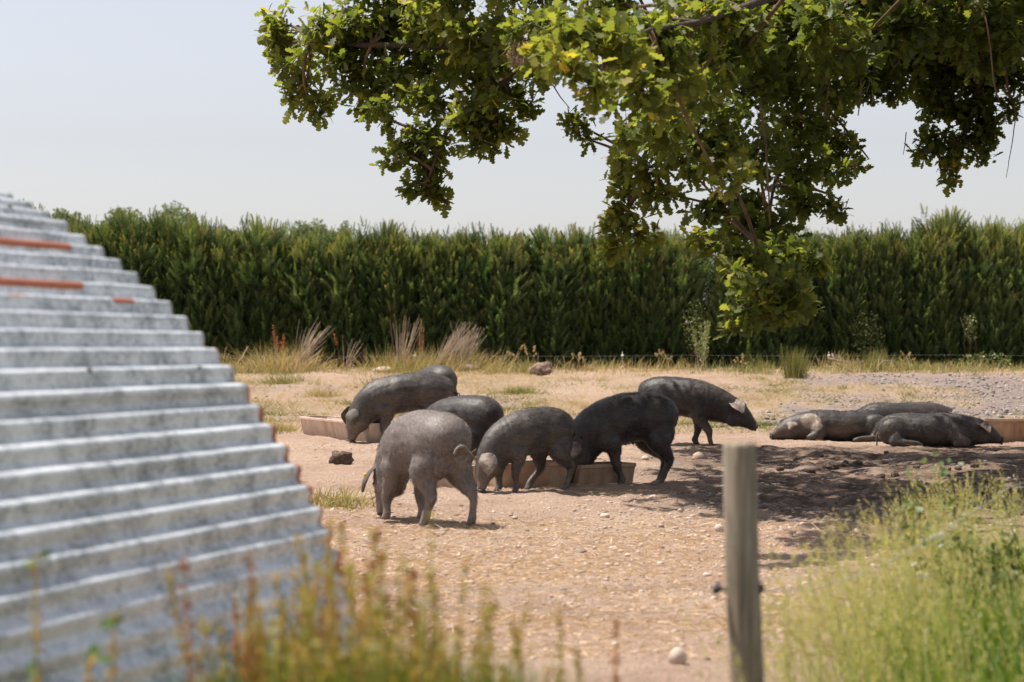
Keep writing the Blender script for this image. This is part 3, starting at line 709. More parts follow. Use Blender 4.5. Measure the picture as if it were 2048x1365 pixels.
# r(theta) fit about a centre on the ground under the crown
UC = -1.12; tht = np.arctan2(prof[:, 1], prof[:, 0]-UC); rad = np.hypot(prof[:, 0]-UC, prof[:, 1])
cf = np.polyfit(tht, rad, 3)
TT = np.linspace(-.02, math.pi/2, 400); rr = np.polyval(cf, np.clip(TT, tht.min()-.12, tht.max()+.10))
U, Z = UC+rr*np.cos(TT), rr*np.sin(TT)
# mirror for the hidden side
U = np.concatenate([U, 2*U[-1]-U[::-1][1:]]); Z = np.concatenate([Z, Z[::-1][1:]])
for _ in range(30): U[1:-1] = (U[:-2]+2*U[1:-1]+U[2:])/4; Z[1:-1] = (Z[:-2]+2*Z[1:-1]+Z[2:])/4
S = np.concatenate([[0], np.cumsum(np.hypot(np.diff(U), np.diff(Z)))])
def s_at(x, y):
    d = np.array([(x-1024)/F, 1.0]); s = (O2@A[:2])/(d@A[:2]); Pp = d*s; u, z = (Pp-O2)@Pd, HC-(y-YH)/F*s
    return S[np.argmin((U-u)**2+(Z-z)**2)]
sA, sB = s_at(480, 786), s_at(123, 469); PITCH = (sB-sA)/11
print('shed pitch', PITCH, 'arch', S[-1], 'height', Z.max(), 'halfwidth', U.max()-U.min())
O3 = np.array([O2[0], O2[1], 0.0])
shed = empty('iron_pig_shed', (0, 0, 0), 0, 'curved corrugated iron pig shelter with rust streaks, blurred in the near corner', 'shed')
def sheet(s0, s1, lift, a0, a1, rustf, back=.0):
    nseg = int((s1-s0)/PITCH*14); ss = np.linspace(s0, s1, nseg); na = 90; aa = np.linspace(a0, a1, na)
    u = np.interp(ss, S, U); z = np.interp(ss, S, Z); nu = np.gradient(z); nz = -np.gradient(u); ln = np.hypot(nu, nz); nu, nz = nu/ln, nz/ln
    h = .0135*np.cos((ss-sA)/PITCH*2*math.pi)+lift
    SS, AA = np.meshgrid(ss, aa); w = .004*fbm(SS*3, AA*1.4, 0, 61, 3)+.0015*vnoise(SS*9, AA*6, 0, 62)
    hh = h[None]+w; uu = u[None]+nu[None]*hh; zz = z[None]+nz[None]*hh
    V = O3+A*AA[..., None]+np.array([Pd[0], Pd[1], 0])*uu[..., None]+np.array([0, 0, 1.])*zz[..., None]
    Vb = V-(np.array([Pd[0], Pd[1], 0])*nu[None, :, None]+np.array([0, 0, 1.])*nz[None, :, None])*.0012
    i, j = np.meshgrid(np.arange(na-1), np.arange(nseg-1), indexing='ij'); k = lambda a, b: a*nseg+b
    q1 = np.stack([k(i, j), k(i+1, j), k(i+1, j+1), k(i, j+1)], -1).reshape(-1, 4); off = na*nseg
    q2 = q1[:, ::-1]+off; e = []
    for b0, b1 in [(k(0, jj), k(0, jj+1)) for jj in range(nseg-1)]: e.append((b0, b1, b1+off, b0+off))
    for b0, b1 in [(k(na-1, jj), k(na-1, jj+1)) for jj in range(nseg-1)]: e.append((b1, b0, b0+off, b1+off))
    for b0, b1 in [(k(ii, 0), k(ii+1, 0)) for ii in range(na-1)]: e.append((b1, b0, b0+off, b1+off))
    for b0, b1 in [(k(ii, nseg-1), k(ii+1, nseg-1)) for ii in range(na-1)]: e.append((b0, b1, b1+off, b0+off))
    ru = rustf(SS, AA).ravel()
    me = mesh_np('roof_sheet', np.concatenate([V.reshape(-1, 3), Vb.reshape(-1, 3)]), np.concatenate([q1, q2, np.array(e)]), {'rust': np.concatenate([ru, ru])}, True)
    return obj('roof_sheet', me, M['zinc'], shed)
def a_at(px, py):     # distance along the shed of a pixel on the surface
    best = None
    for a in np.linspace(-3.2, .1, 400):
        P = O3+A*a+np.array([Pd[0], Pd[1], 0])*U[:, None]+np.array([0, 0, 1.])*Z[:, None]
        e = np.hypot(1024+P[:, 0]/P[:, 1]*F-px, YH-(P[:, 2]-HC)/P[:, 1]*F-py); k = e.argmin()
        if best is None or e[k] < best[0]: best = (e[k], S[k], a)
    return best[1], best[2]
RP = []
for (x0, x1, y, w, st) in ((-20, 122, 497, .30, 1.0), (-20, 158, 577, .30, 1.0), (215, 262, 613, .22, .8), (0, 60, 601, .2, .55), (40, 62, 628, .2, .5), (250, 272, 641, .16, .4), (158, 175, 548, .16, .55)):
    s_, a1_ = a_at(x1, y); s2_, a0_ = a_at(max(x0, 0), y); ridge = sA+round((s_-sA)/PITCH)*PITCH
    if x0 < 0: a0_ = -3.5
    RP.append((ridge+.12*PITCH*0, w*PITCH, a0_, a1_, st))
def rust_main(s, a):
    r = np.zeros_like(s)
    for (c, w, a0_, a1_, st) in RP:
        r = np.maximum(r, st*np.exp(-((s-c)/w)**4)*sst(a0_-.02, a0_, a)*(1-sst(a1_-.01, a1_+.01, a)))
    return np.maximum(r, (.35+.5*(vnoise(s*9, 0, 0, 66) > .2))*sst(-.012, -.004, a))
rust_low = lambda s, a: np.maximum((.3+.6*(vnoise(s*9, 0, 0, 67) > .1))*sst(-.006, .004, a), .55*np.exp(-((s-sA-.02)/.012)**2)*np.exp(-((a+.45)/.08)**2))
mid_end = sB+.5*PITCH
LEN = 3.4
sheet(0, sA+.62*PITCH, 0.0, -LEN, .012, rust_low)
sheet(sA-.20*PITCH, sB+.55*PITCH, .014, -LEN, 0, rust_main)
sheet(sB-.20*PITCH, S[-1]/2+.5*PITCH, .027, -LEN, -.01, rust_main)
sheet(S[-1]/2+.3*PITCH, S[-1]*.78, .0045, -LEN, 0, lambda s, a: 0*s)
sheet(S[-1]*.76, S[-1], 0, -LEN, 0, lambda s, a: 0*s)
sheet(0, sA+.5*PITCH, -.006, -.3, .040, lambda s, a: np.full_like(s, .85))    # rusty inner sheet showing past the edge
# roofing bolts along the two laps
for (sl, lf) in ((sA+1.0*PITCH, .014), (sB+1.0*PITCH, .027)):
    for a_ in (-.25, -.95, -1.65, -2.35):
        u = np.interp(sl, S, U); z = np.interp(sl, S, Z); mb = MB(); v, f = ICO1
        nn = np.array([np.interp(sl+.01, S, Z)-z, -(np.interp(sl+.01, S, U)-u)]); nn /= np.hypot(*nn); p = O3+A*a_+np.array([Pd[0], Pd[1], 0])*(u+nn[0]*(.0145+lf))+np.array([0, 0, 1.])*(z+nn[1]*(.0145+lf))
        mb.add(v*.009+p, f); mb.build('bolt', M['clod'], shed, True)
# timber end boards with a doorway
nb = 12; um, uM = U.min(), U.max()
for k in range(nb):
    u0 = um+(uM-um)*k/nb+.004; u1 = um+(uM-um)*(k+1)/nb-.004; zt = min(np.interp([u0, u1], U[::-1], Z[::-1]))-.05
    z0 = .95 if 5 <= k <= 7 else 0
    if zt-z0 < .08: continue
    P = []
    for zz in (z0, zt):
        for uu, aa in ((u0, -.10), (u1, -.10), (u1, -.08), (u0, -.08)): P.append(O3+A*aa+np.array([Pd[0]*uu, Pd[1]*uu, zz]))
    mb = MB(); mb.add(P, q=[(0, 3, 2, 1), (4, 5, 6, 7), (0, 1, 5, 4), (1, 2, 6, 5), (2, 3, 7, 6), (3, 0, 4, 7)]); mb.build('board', M['board'], shed)

# ------------------------------------------------------------------ near fence post and wires
pb = W(1488, 668, 5.7); zt = HC-(886-YH)/F*5.7
post = empty('fence_post', (pb[0], 5.7, 0), 0, 'round weathered timber fence post standing alone in the foreground by the long grass', 'post')
P = np.array([[.035, 0, -.3], [.03, 0, 0], [.012, 0, .35], [-.004, 0, .7], [-.012, 0, zt-.012], [-.012, 0, zt], [-.012, 0, zt+.001]])
v, t_, q_ = tube(P, [.050, .050, .049, .0495, .0485, .046, .02], 28); v[:, :2] += .0022*fbm(v[:, 0]*30, v[:, 1]*30, v[:, 2]*2, 5)[:, None]
mb = MB(); mb.add(v, t_, q_); mb.build('timber', M['post'], post, True)
zi = HC-(1178-YH)/F*5.7
for sx, px in ((-1, 1433), (1, 1519)):
    xi = (px-1024)/F*5.7-pb[0]; mb = MB()
    v, t_, q_ = tube([[sx*.04, -.005, zi], [xi*.6+sx*.016, -.005, zi], [xi, -.01, zi]], [.006, .006, .006], 8); mb.add(v, t_, q_)
    v, t_, q_ = tube([[xi-.011, -.01, zi+.002], [xi-.004, -.01, zi], [xi+.004, -.01, zi], [xi+.011, -.01, zi-.002]], [.010, .016, .016, .010], 12); mb.add(v, t_, q_)
    v, t_, q_ = tube([[xi, -.014, zi+.016], [xi-.004*sx, -.016, zi+.024], [xi-.012*sx, -.014, zi+.02]], [.004]*3, 6); mb.add(v, t_, q_)
    mb.build('insulator', M['black_plastic'], post, True)
fw = empty('fence_wire', (0, 0, 0), 0, 'slack pale electric fence wires strung from the foreground timber post', 'wire')
def wire(pts, r, parent, name='strand', m_='wire'):
    pts = np.array(pts, float); n = 40; s = np.linspace(0, 1, len(pts)); tt = np.linspace(0, 1, n)
    P = np.stack([np.interp(tt, s, pts[:, k]) for k in range(3)], 1)
    for _ in range(12): P[1:-1] = (P[:-2]+2*P[1:-1]+P[2:])/4
    v, t_, q_ = tube(P, r, 5); mb = MB(); mb.add(v, t_, q_); return mb.build(name, M[m_], parent, True)
wire([W(1433, 1182, 5.7), W(1330, 1172, 5.65), W(1150, 1178, 5.5), W(980, 1182, 5.4), W(700, 1170, 5.2), W(300, 1150, 4.6)], .0011, fw)
wire([W(1433, 1184, 5.7), W(1370, 1215, 5.68), W(1290, 1236, 5.6), W(1150, 1232, 5.5), W(1040, 1208, 5.4), W(700, 1230, 5.2), W(300, 1240, 4.6)], .0011, fw)
wire([W(1519, 1180, 5.7), W(1640, 1185, 6.4), W(1780, 1130, 7.4), W(1900, 1050, 8.6), W(1960, 1016, 9.4), W(1990, 1000, 9.8), W(2004, 978, 10), W(2060, 960, 10.3), W(2200, 940, 10.6)], .0016, fw)

# far electric fence before the hedge
ef = empty('electric_fence', (0, 0, 0), 0, 'thin two-strand electric fence running along the foot of the hedge', 'fence')
def fz(py, D=47): return W(0, py, D)[2]
for py0, py1 in ((714, 711), (737, 733)):
    pts = [[x, 47.0, fz(py0+(py1-py0)*(x+12)/26)-.01*math.sin(x*1.1)] for x in np.linspace(-13, 15, 30)]
    v, t_, q_ = tube(pts, .0012, 4); mb = MB(); mb.add(v, t_, q_); mb.build('strand', M['wire'], ef)
for px in (420, 830, 1245, 1658, 2070):
    X = (px-1024)/F*47; mb = MB(); v, t_, q_ = tube([[X, 47.03, .4], [X, 47.03, fz(704)]], .009, 6); mb.add(v, t_, q_); mb.build('stake', M['dry_stem'], ef)
    for py in (712, 735):
        mb = MB(); v, t_, q_ = tube([[X-.03, 47.0, fz(py)], [X+.03, 47.0, fz(py)+.01]], .018, 8); mb.add(v, t_, q_); mb.build('insulator', M['poly'], ef)

# ------------------------------------------------------------------ troughs
def trough(loc, rz, Lx, w, h, label, m_):
    e = empty('feeding_trough', loc, rz, label, 'trough', 'long feeding troughs')
    n = 9; out = []; inn = []
    # cross-section: flared U outside, round bowl inside
    O_ = [(-w/2-.012, h), (-w/2-.012, h-.03), (-w/2+.008, h-.035), (-w*.36, .02), (-w*.34, 0), (w*.34, 0), (w*.36, .02), (w/2-.008, h-.035), (w/2+.012, h-.03), (w/2+.012, h)]
    I_ = [((w/2-.028)*math.cos(a), h-.0-(h-.04)*math.sin(a)) for a in np.linspace(0, math.pi, 11)]
    def ring(pts, x, taper=1.0): return [(x, y*taper, z) for y, z in pts]
    xs = [-Lx/2, -Lx/2+.012, Lx/2-.012, Lx/2]; V = []; Q = []
    no = len(O_)
    for x in xs: V += ring(O_, x, .985 if abs(x) == Lx/2 else 1)
    for i_ in range(3):
        for j_ in range(no-1): Q.append((i_*no+j_, i_*no+j_+1, (i_+1)*no+j_+1, (i_+1)*no+j_))
    ni = len(I_); b0 = len(V)
    xi = [-Lx/2+.035, -Lx/2+.05, Lx/2-.05, Lx/2-.035]
    for k, x in enumerate(xi):
        for y, z in I_: V.append((x, y*(.97 if k in (0, 3) else 1), z if z > h-.02 or k in (1, 2) else z+.02))
    for i_ in range(3):
        for j_ in range(ni-1): Q.append((b0+i_*ni+j_, b0+(i_+1)*ni+j_, b0+(i_+1)*ni+j_+1, b0+i_*ni+j_+1))
    body = MB(); V = np.array(V); T = []
    # rim strips
    Q.append((no-1, b0+0, b0+3*ni, 3*no+no-1)); Q.append((0, 3*no, b0+3*ni+ni-1, b0+ni-1))
    for off_o, off_i, fl in ((0, b0, 1), (3*no, b0+3*ni, -1)):
        Q.append((off_o, off_i+ni-1, off_i, off_o+no-1) if fl == 1 else (off_o+no-1, off_i, off_i+ni-1, off_o))
        c = len(V); V = np.concatenate([V, [[V[off_o][0], 0, h*.5]]])
        for j_ in range(no): T.append((c, off_o+(j_+1) % no, off_o+j_) if fl == 1 else (c, off_o+j_, off_o+(j_+1) % no))
        c = len(V); V = np.concatenate([V, [[V[off_i][0], 0, h-.02]]])
        for j_ in range(ni-1): T.append((c, off_i+j_, off_i+j_+1) if fl == 1 else (c, off_i+j_+1, off_i+j_))
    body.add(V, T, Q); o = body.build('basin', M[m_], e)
    md = o.modifiers.new('bevel', 'BEVEL'); md.width = .006; md.segments = 2; md.limit_method = 'ANGLE'
    mb = MB(); n_ = 220
    P = np.stack([rng.uniform(-Lx/2+.08, Lx/2-.08, n_), rng.uniform(-w*.3, w*.3, n_), rng.uniform(.05, .08, n_)], -1); v, t_, r_ = stones(P, rng.uniform(.01, .025, n_), .6, r=rng.uniform(0, .5, n_)); mb.add(v, t_, r=r_); mb.build('feed', M['stone'], e, kind='stuff')
    return e
def trough2(a, b, w, h, label, m_):
    a, b = np.array(a), np.array(b); c = (a+b)/2; d = b-a
    return trough((c[0], c[1], float(gz(c[0], c[1]))-.01), math.atan2(d[1], d[0]), math.hypot(*d), w, h, label, m_)
trough2((-2.72, 27.35), (-1.62, 25.2), .42, .27, 'pale feeding trough lying apart, beside the head of the pig farthest from the oak', 'trough')
trough2((-.72, 18.35), (-.30, 18.1), .40, .25, 'short pale trough end seen between the legs of the big grey pig', 'trough')
trough2((-.16, 18.0), (.46, 18.25), .36, .24, 'brown trough behind the legs of the middle feeding pig', 'trough_old')
trough2((.54, 18.3), (1.06, 18.62), .34, .20, 'brown trough under the belly of the dark pig feeding with its foreleg braced', 'trough_old')
trough2((6.15, 26.1), (7.9, 25.9), .44, .30, 'trough at the edge of the picture behind the lying pigs', 'trough_old')
#PART3
# ------------------------------------------------------------------ pigs
def loft(st, seg=18):
    """st rows: x, y, z, vertical radius, half width"""
    st = np.array(st, float); n = len(st)
    # resample smoothly (Catmull-Rom)
    tt = np.linspace(0, n-1, (n-1)*4+1); i = np.clip(np.floor(tt).astype(int), 0, n-2); f = (tt-i)[:, None]
    g = lambda k: st[np.clip(k, 0, n-1)]
    p0, p1, p2, p3 = g(i-1), g(i), g(i+1), g(i+2)
    c = .5*((2*p1)+(-p0+p2)*f+(2*p0-5*p1+4*p2-p3)*f*f+(-p0+3*p1-3*p2+p3)*f**3)
    P, rv, rw = c[:, :3], c[:, 3].clip(.006), c[:, 4].clip(.006)
    T = norm(np.gradient(P, axis=0)); S = norm(np.cross(T, np.array([0, 0, 1.]))*0+np.array([0, 1., 0])-(T@np.array([0, 1., 0]))[:, None]*T)
    U = np.cross(S, T)
    a = np.arange(seg)/seg*2*math.pi
    V = P[:, None]+rw[:, None, None]*np.cos(a)[None, :, None]*S[:, None]+rv[:, None, None]*np.sin(a)[None, :, None]*U[:, None]
    m_ = len(P); V = np.concatenate([V.reshape(-1, 3), P[:1]-T[:1]*rv[0]*.6, P[-1:]+T[-1:]*rv[-1]*.35])
    i, j = np.meshgrid(np.arange(m_-1), np.arange(seg), indexing='ij')
    q = np.stack([i*seg+j, i*seg+(j+1) % seg, (i+1)*seg+(j+1) % seg, (i+1)*seg+j], -1).reshape(-1, 4)
    k = np.arange(seg); c0 = m_*seg
    t_ = np.concatenate([np.stack([np.full(seg, c0), (k+1) % seg, k], -1), np.stack([np.full(seg, c0+1), (m_-1)*seg+k, (m_-1)*seg+(k+1) % seg], -1)])
    return V, t_, q
def ell(c, r):
    v, f = ICO3; return v*np.array(r)+np.array(c), f, None
def limb_(pts, rads, seg=14):    # leg: points and radii
    return loft([[*p, r, r*.88] for p, r in zip(pts, rads)], seg)
def hoof_parts(x, y, z=0.0, ang=0):
    """two toes on the ground"""
    out = []
    for s in (-1, 1):
        out.append(loft([[x-.022, y+s*.016, z+.050, .022, .018], [x+.0, y+s*.018, z+.032, .028, .020], [x+.030, y+s*.020, z+.016, .018, .018], [x+.046, y+s*.019, z+.008, .009, .011]], 10))
    return out
def make_ear(base, d0, d1, wid, L_=.22, W_=.15, cup=.03):
    nu, nv = 11, 7; V = []; base = np.array(base, float); p = base.copy(); d0, d1 = norm(np.array(d0, float)), norm(np.array(d1, float)); wid = norm(np.array(wid, float))
    for i in range(nu):
        f = i/(nu-1); d = norm(d0*(1-f)+d1*f)
        if i: p = p+d*L_/(nu-1)
        w = W_*.5*(.62+.85*f) if f < .45 else W_*.5*1.02*max(0.0, 1-((f-.45)/.555)**1.6)
        w = max(w, .004); n_ = norm(np.cross(d, wid)); wv = np.cross(n_, d)
        for j in range(nv):
            g = (j/(nv-1))*2-1; V.append(p+wv*w*g+n_*cup*(g*g)*(1-.5*f)+n_*.006*math.sin(f*7+g*3))
    V = np.array(V); n = len(V); q = []
    for i in range(nu-1):
        for j in range(nv-1): q.append((i*nv+j, i*nv+j+1, (i+1)*nv+j+1, (i+1)*nv+j))
    return V, q
def body_mesh(parts, vox=.0125, smooth_it=12, creases=((.40, .014, .004), (.345, .010, .0025), (.20, .04, .005)), creases_hi=True):
    me = bpy.data.meshes.new('body'); mb = MB()
    for v, t_, q_ in parts: mb.add(v, t_, q_)
    me0 = mb.mesh('tmp'); o = bpy.data.objects.new('tmp', me0); COL.objects.link(o)
    md = o.modifiers.new('r', 'REMESH'); md.mode = 'VOXEL'; md.voxel_size = vox; md.adaptivity = 0
    ms = o.modifiers.new('s', 'SMOOTH'); ms.factor = .6; ms.iterations = smooth_it
    dg = bpy.context.evaluated_depsgraph_get(); dg.update()
    out = bpy.data.meshes.new_from_object(o.evaluated_get(dg)); out.name = 'body'
    bpy.data.objects.remove(o)
    n = len(out.vertices); co = np.empty(n*3, np.float32); out.vertices.foreach_get('co', co); co = co.reshape(-1, 3)
    # soft muscle and wrinkle relief
    nr = np.empty(n*3, np.float32); out.vertices.foreach_get('normal', nr); nr = nr.reshape(-1, 3)
    co = co+nr*(.011*fbm(co[:, 0]*5, co[:, 1]*5, co[:, 2]*5, int(rng.integers(99)), 2)+.0024*fbm(co[:, 0]*30, co[:, 1]*22, co[:, 2]*22, 4, 2))[:, None]
    cr = np.zeros(n)      # skin folds over neck, shoulder and flank
    for x0, wd, dp in creases:
        xx = co[:, 0]+.10*(co[:, 2]-.5)+.012*vnoise(co[:, 1]*9, co[:, 2]*9, x0*50, 6); side = np.clip(np.abs(co[:, 1])/.13, 0, 1)
        cr -= dp*np.exp(-((xx-x0)/wd)**2)*side*(co[:, 2] > .25 if creases_hi else 1)
    co = co+nr*cr[:, None]
    out.vertices.foreach_set('co', co.astype(np.float32).ravel()); out.polygons.foreach_set('use_smooth', np.ones(len(out.polygons), bool)); out.update()
    return out
def bristles(me, n, back=(-1, 0, -.5), rr=.5, zmin=.15):
    nv = len(me.vertices); co = np.empty(nv*3, np.float32); me.vertices.foreach_get('co', co); co = co.reshape(-1, 3)
    nr = np.empty(nv*3, np.float32); me.vertices.foreach_get('normal', nr); nr = nr.reshape(-1, 3)
    k = rng.integers(0, nv, n); k = k[co[k, 2] > zmin]; p, nn = co[k]+rng.normal(0, .004, (len(k), 3)), nr[k]
    bd = np.array(back, float)+np.stack([0*p[:, 0], 0*p[:, 0], -.9*(1-np.abs(nn[:, 2]))], -1)
    bd = bd+rng.normal(0, .22, bd.shape)+.5*np.stack([0*p[:, 0], vnoise(p[:, 0]*4, p[:, 1]*4, p[:, 2]*4, 7), vnoise(p[:, 0]*4, p[:, 1]*4, p[:, 2]*4, 8)], -1)
    d = norm(bd-(bd*nn).sum(1)[:, None]*nn); d = norm(d+nn*.26)
    V, T, m_ = blades(p-nn*.002, d, rng.uniform(.018, .036, len(p)), .0016, -.12, 2)
    mb = MB(); r = np.clip(rr+.40*fbm(p[:, 0]*4, p[:, 1]*6, p[:, 2]*6, 71, 3)*1.6+.12*nn[:, 2]+.26*vnoise(p[:, 0]*11, p[:, 1]*26, p[:, 2]*26, 72)+rng.normal(0, .10, len(p)), 0, 1)
    mb.add(V, T, r=np.repeat(r, m_)); return mb.mesh('coat')
def curl_tail(base, r0=.016, rad=.038, turns=1.15, drop=.06, side=1, hang=False):
    b = np.array(base, float)
    if hang: P = [b, b+[-.035, 0, -.02], b+[-.055, side*.01, -.09], b+[-.05, side*.03, -.17], b+[-.06, side*.04, -.22]]; P = np.array(P)
    else:
        P = [b, b+[-.03, 0, -.015]]
        for a in np.linspace(0, turns*2*math.pi, 16): P.append(b+np.array([-.05-.010*a*.5, side*(rad*math.sin(a)), -.02-rad+rad*math.cos(a)+.0]))
        e = P[-1]; P += [e+[-.01, side*.02, -.03], e+[-.015, side*.05, -.06]]
        P = np.array(P)
    v, t_, q_ = tube(P, np.linspace(r0, .006, len(P)), 8); mb = MB(); mb.add(v, t_, q_)
    tip = P[-1]; n = 40; V, T, m_ = blades(np.repeat(tip[None], n, 0), norm(rng.normal(0, .35, (n, 3))+(P[-1]-P[-2])*20), rng.uniform(.03, .07, n), .003, .2, 2); mb.add(V, T)
    return mb.mesh('tail', True)
POSES = {}
GRAZE = [[-.50,0,.56,.05,.05],[-.48,0,.57,.13,.11],[-.42,0,.59,.195,.185],[-.32,0,.607,.230,.218],[-.17,0,.620,.232,.226],[0,0,.608,.236,.226],[.14,0,.580,.234,.220],[.27,0,.530,.222,.190],[.37,0,.460,.200,.152],[.445,0,.375,.170,.126],[.495,0,.290,.140,.112],[.53,0,.210,.108,.092],[.555,0,.140,.074,.064],[.570,0,.080,.056,.052],[.578,0,.038,.050,.052]]
WALK = [[-.50,0,.58,.05,.05],[-.48,0,.59,.14,.12],[-.42,0,.605,.20,.17],[-.30,0,.615,.232,.20],[-.12,0,.607,.243,.215],[.05,0,.595,.245,.225],[.20,0,.570,.242,.215],[.35,0,.530,.230,.19],[.48,0,.490,.208,.155],[.60,0,.440,.180,.133],[.70,0,.390,.150,.118],[.78,0,.340,.118,.098],[.84,0,.293,.085,.072],[.89,0,.255,.063,.056],[.925,0,.235,.054,.052]]
LIE = [[-.55,0,.15,.05,.05],[-.535,0,.16,.12,.11],[-.47,0,.18,.175,.18],[-.36,0,.20,.205,.23],[-.18,0,.20,.205,.255],[0,0,.195,.205,.26],[.20,0,.198,.208,.25],[.38,0,.198,.205,.22],[.52,0,.188,.195,.185],[.64,0,.172,.172,.150],[.74,0,.148,.145,.128],[.82,0,.118,.108,.100],[.885,0,.088,.074,.066],[.93,0,.068,.054,.052],[.945,0,.064,.047,.049]]
def front_leg(y, fx=.36, kx=.36, ex=.31, lift=0):
    p = limb_([(.33, y*.60, .54), (.32, y*.96, .42), (ex, y, .34), ((ex+kx)/2+.005, y, .26), (kx, y, .185), ((kx+fx)/2-.004, y, .12), (fx-.012, y, .065), (fx+.006, y, .035)], [.07, .112, .082, .060, .050, .037, .037, .038])
    h = hoof_parts(fx, y); dew = [ell((fx-.040, y+s*.02, .062), (.014, .010, .016)) for s in (-1, 1)]
    return [p]+h+dew
def hind_leg(y, fx=-.40, hx=-.475, sx=-.33):
    p = limb_([(-.40, y*.55, .62), (-.36, y*.66, .50), (sx-.02, y*1.04, .40), ((sx+hx)/2, y, .32), (hx, y, .235), ((hx+fx)/2-.02, y, .16), (fx-.02, y, .085), (fx, y, .04)], [.08, .140, .122, .080, .050, .037, .037, .038])
    h = hoof_parts(fx, y); dew = [ell((fx-.046, y+s*.02, .070), (.014, .010, .016)) for s in (-1, 1)]
    return [p, ell((-.43, y*.60, .50), (.10, .115, .16))]+h+dew
def pig(name_label, loc, yaw, s, spine, fl, hl, mat, ears, tail, coat=9000, ear_m='ear', eyes=None, extra=(), snout=None, back=(-1, 0, -.5), rr=.5, teats=True, eartag=None, xs=1.0, patch=None, sz=1.0, turn=0.0, jaw=True, belly=1.0):
    e = empty('pig', loc, yaw, name_label, 'pig', 'black pigs in the yard', s=s); e.scale = (s*xs, s, s)
    st = np.array(spine, float)
    if turn:
        f = sst(.35, .9, st[:, 0]); st[:, 1] += turn*f*.35
    parts = [loft(st)]
    for l in fl: parts += [(v+np.array([-.09, 0, 0]), t_, q_) for v, t_, q_ in front_leg(**l)]
    for l in hl: parts += [(v+np.array([.07, 0, 0]), t_, q_) for v, t_, q_ in hind_leg(**l)]
    # jowls and shoulders
    parts += list(extra)
    if teats and fl:
        for x in np.linspace(-.22, .18, 6):
            for y in (-.06, .06): parts.append(ell((x, y, .372-.012*abs(x)), (.012, .012, .022)))
    me = body_mesh(parts, creases_hi=bool(fl))
    if patch is not None:
        nv = len(me.vertices); co = np.empty(nv*3, np.float32); me.vertices.foreach_get('co', co); co = co.reshape(-1, 3); pv = np.zeros(nv)
        for (c_, r_) in patch: pv = np.maximum(pv, np.exp(-(((co-np.array(c_))/np.array(r_))**2).sum(1)*1.2))
        a_ = me.attributes.new('patch', 'FLOAT', 'POINT'); a_.data.foreach_set('value', pv.astype(np.float32))  # paler spots blended over the body colour
    obj('body', me, M[mat], e)
    zmin = .02 if not fl else .14
    obj('coat', bristles(me, int(coat*1.7), back, rr, zmin), M['bristle'], e, kind='stuff')
    for (bs, d0, d1, wd, L_, W_) in ears:
        V, q_ = make_ear(bs, d0, d1, wd, L_, W_); em = mesh_np('ear', V, np.array(q_), None, True)
        o = obj('ear', em, M[ear_m], e); md = o.modifiers.new('thick', 'SOLIDIFY'); md.thickness = .012; md.offset = 0; sb = o.modifiers.new('sub', 'SUBSURF'); sb.levels = 1; sb.render_levels = 1
        if eartag is not None and (bs[1] > 0) == (eartag > 0):
            mb = MB(); v, t_, q2 = tube([V[38]-[0, 0, .0], V[38]+[-.012, .012*eartag, .004], V[38]+[-.016, .016*eartag, .004]], [.016, .016, .012], 12); mb.add(v, t_, q2); mb.build('ear_tag', M['ear_tag'], o)
    if tail: obj('tail', curl_tail(**tail), M[mat], e)
    for p in (eyes or ()):
        mb = MB(); v, f, _ = ell(p, (.013, .010, .013)); mb.add(v, f); mb.build('eye', M['eye'], e, True)
    if snout is not None:
        c, d = np.array(snout[0], float), norm(np.array(snout[1], float)); mb = MB()
        v, t_, q_ = tube([c-d*.012, c, c+d*.008, c+d*.010], [.050, .054, .050, .02], 18); mb.add(v, t_, q_); o = mb.build('snout_disc', M['ear_dark'], e, True)
        for s_ in (-1, 1):
            mb = MB(); v, f, _ = ell(c+d*.010+np.array([0, s_*.020, 0]), (.009, .009, .011)); mb.add(v, f); mb.build('nostril', M['eye'], o, True)
    return e
def gy_(x, y): return (x, y, float(gz(x, y)))
FL = lambda **k: dict(y=.125, **k)
def legs(a, b, c, d):   # forward positions: left fore, right fore, left hind, right hind
    fl = [dict(y=.125, fx=.36+a, kx=.36+a*.75+.0, ex=.31+a*.25), dict(y=-.125, fx=.36+b, kx=.36+b*.75, ex=.31+b*.25)]
    hl = [dict(y=.135, fx=-.40+c, hx=-.475+c*.7, sx=-.33+c*.2), dict(y=-.135, fx=-.40+d, hx=-.475+d*.7, sx=-.33+d*.2)]
    return fl, hl
def graze_ears(L_=.27, W_=.19, out=.55):
    return [((.548, s_*.070, .425), (.34, s_*out, -.35), (.02, s_*.02, -1.0), (.85, -s_*.50, 0), L_, W_) for s_ in (1, -1)]
GE = [(.585, .086, .265), (.585, -.086, .265)]
GS = ((.580, 0, .028), (.2, 0, -1.0))
cheek = [ell((.465, .05, .28), (.095, .075, .12)), ell((.465, -.05, .28), (.095, .075, .12))]
fl, hl = legs(.05, -.06, .06, -.16)
pig('big pale grey pig seen from behind in front of the others, curly tail raised', gy_(-.665, 14.65), R(125), .985, GRAZE, fl, hl, 'pig_pale', graze_ears(), dict(base=(-.495, 0, .62), rad=.058, side=-1, r0=.022), 15000, 'ear_dark', GE, cheek, GS, rr=.66, eartag=1, turn=.15, xs=.94)
fl, hl = legs(0, .08, .05, -.05)
pig('pig half hidden behind another at the back, only its rounded grey rump showing', gy_(-1.22, 30.9), R(118), 1.06, GRAZE, fl, hl, 'pig_mid', graze_ears(), dict(base=(-.495, 0, .62), rad=.03), 6000, 'ear', GE, cheek, GS)
fl, hl = legs(-.04, .10, 0, -.08)
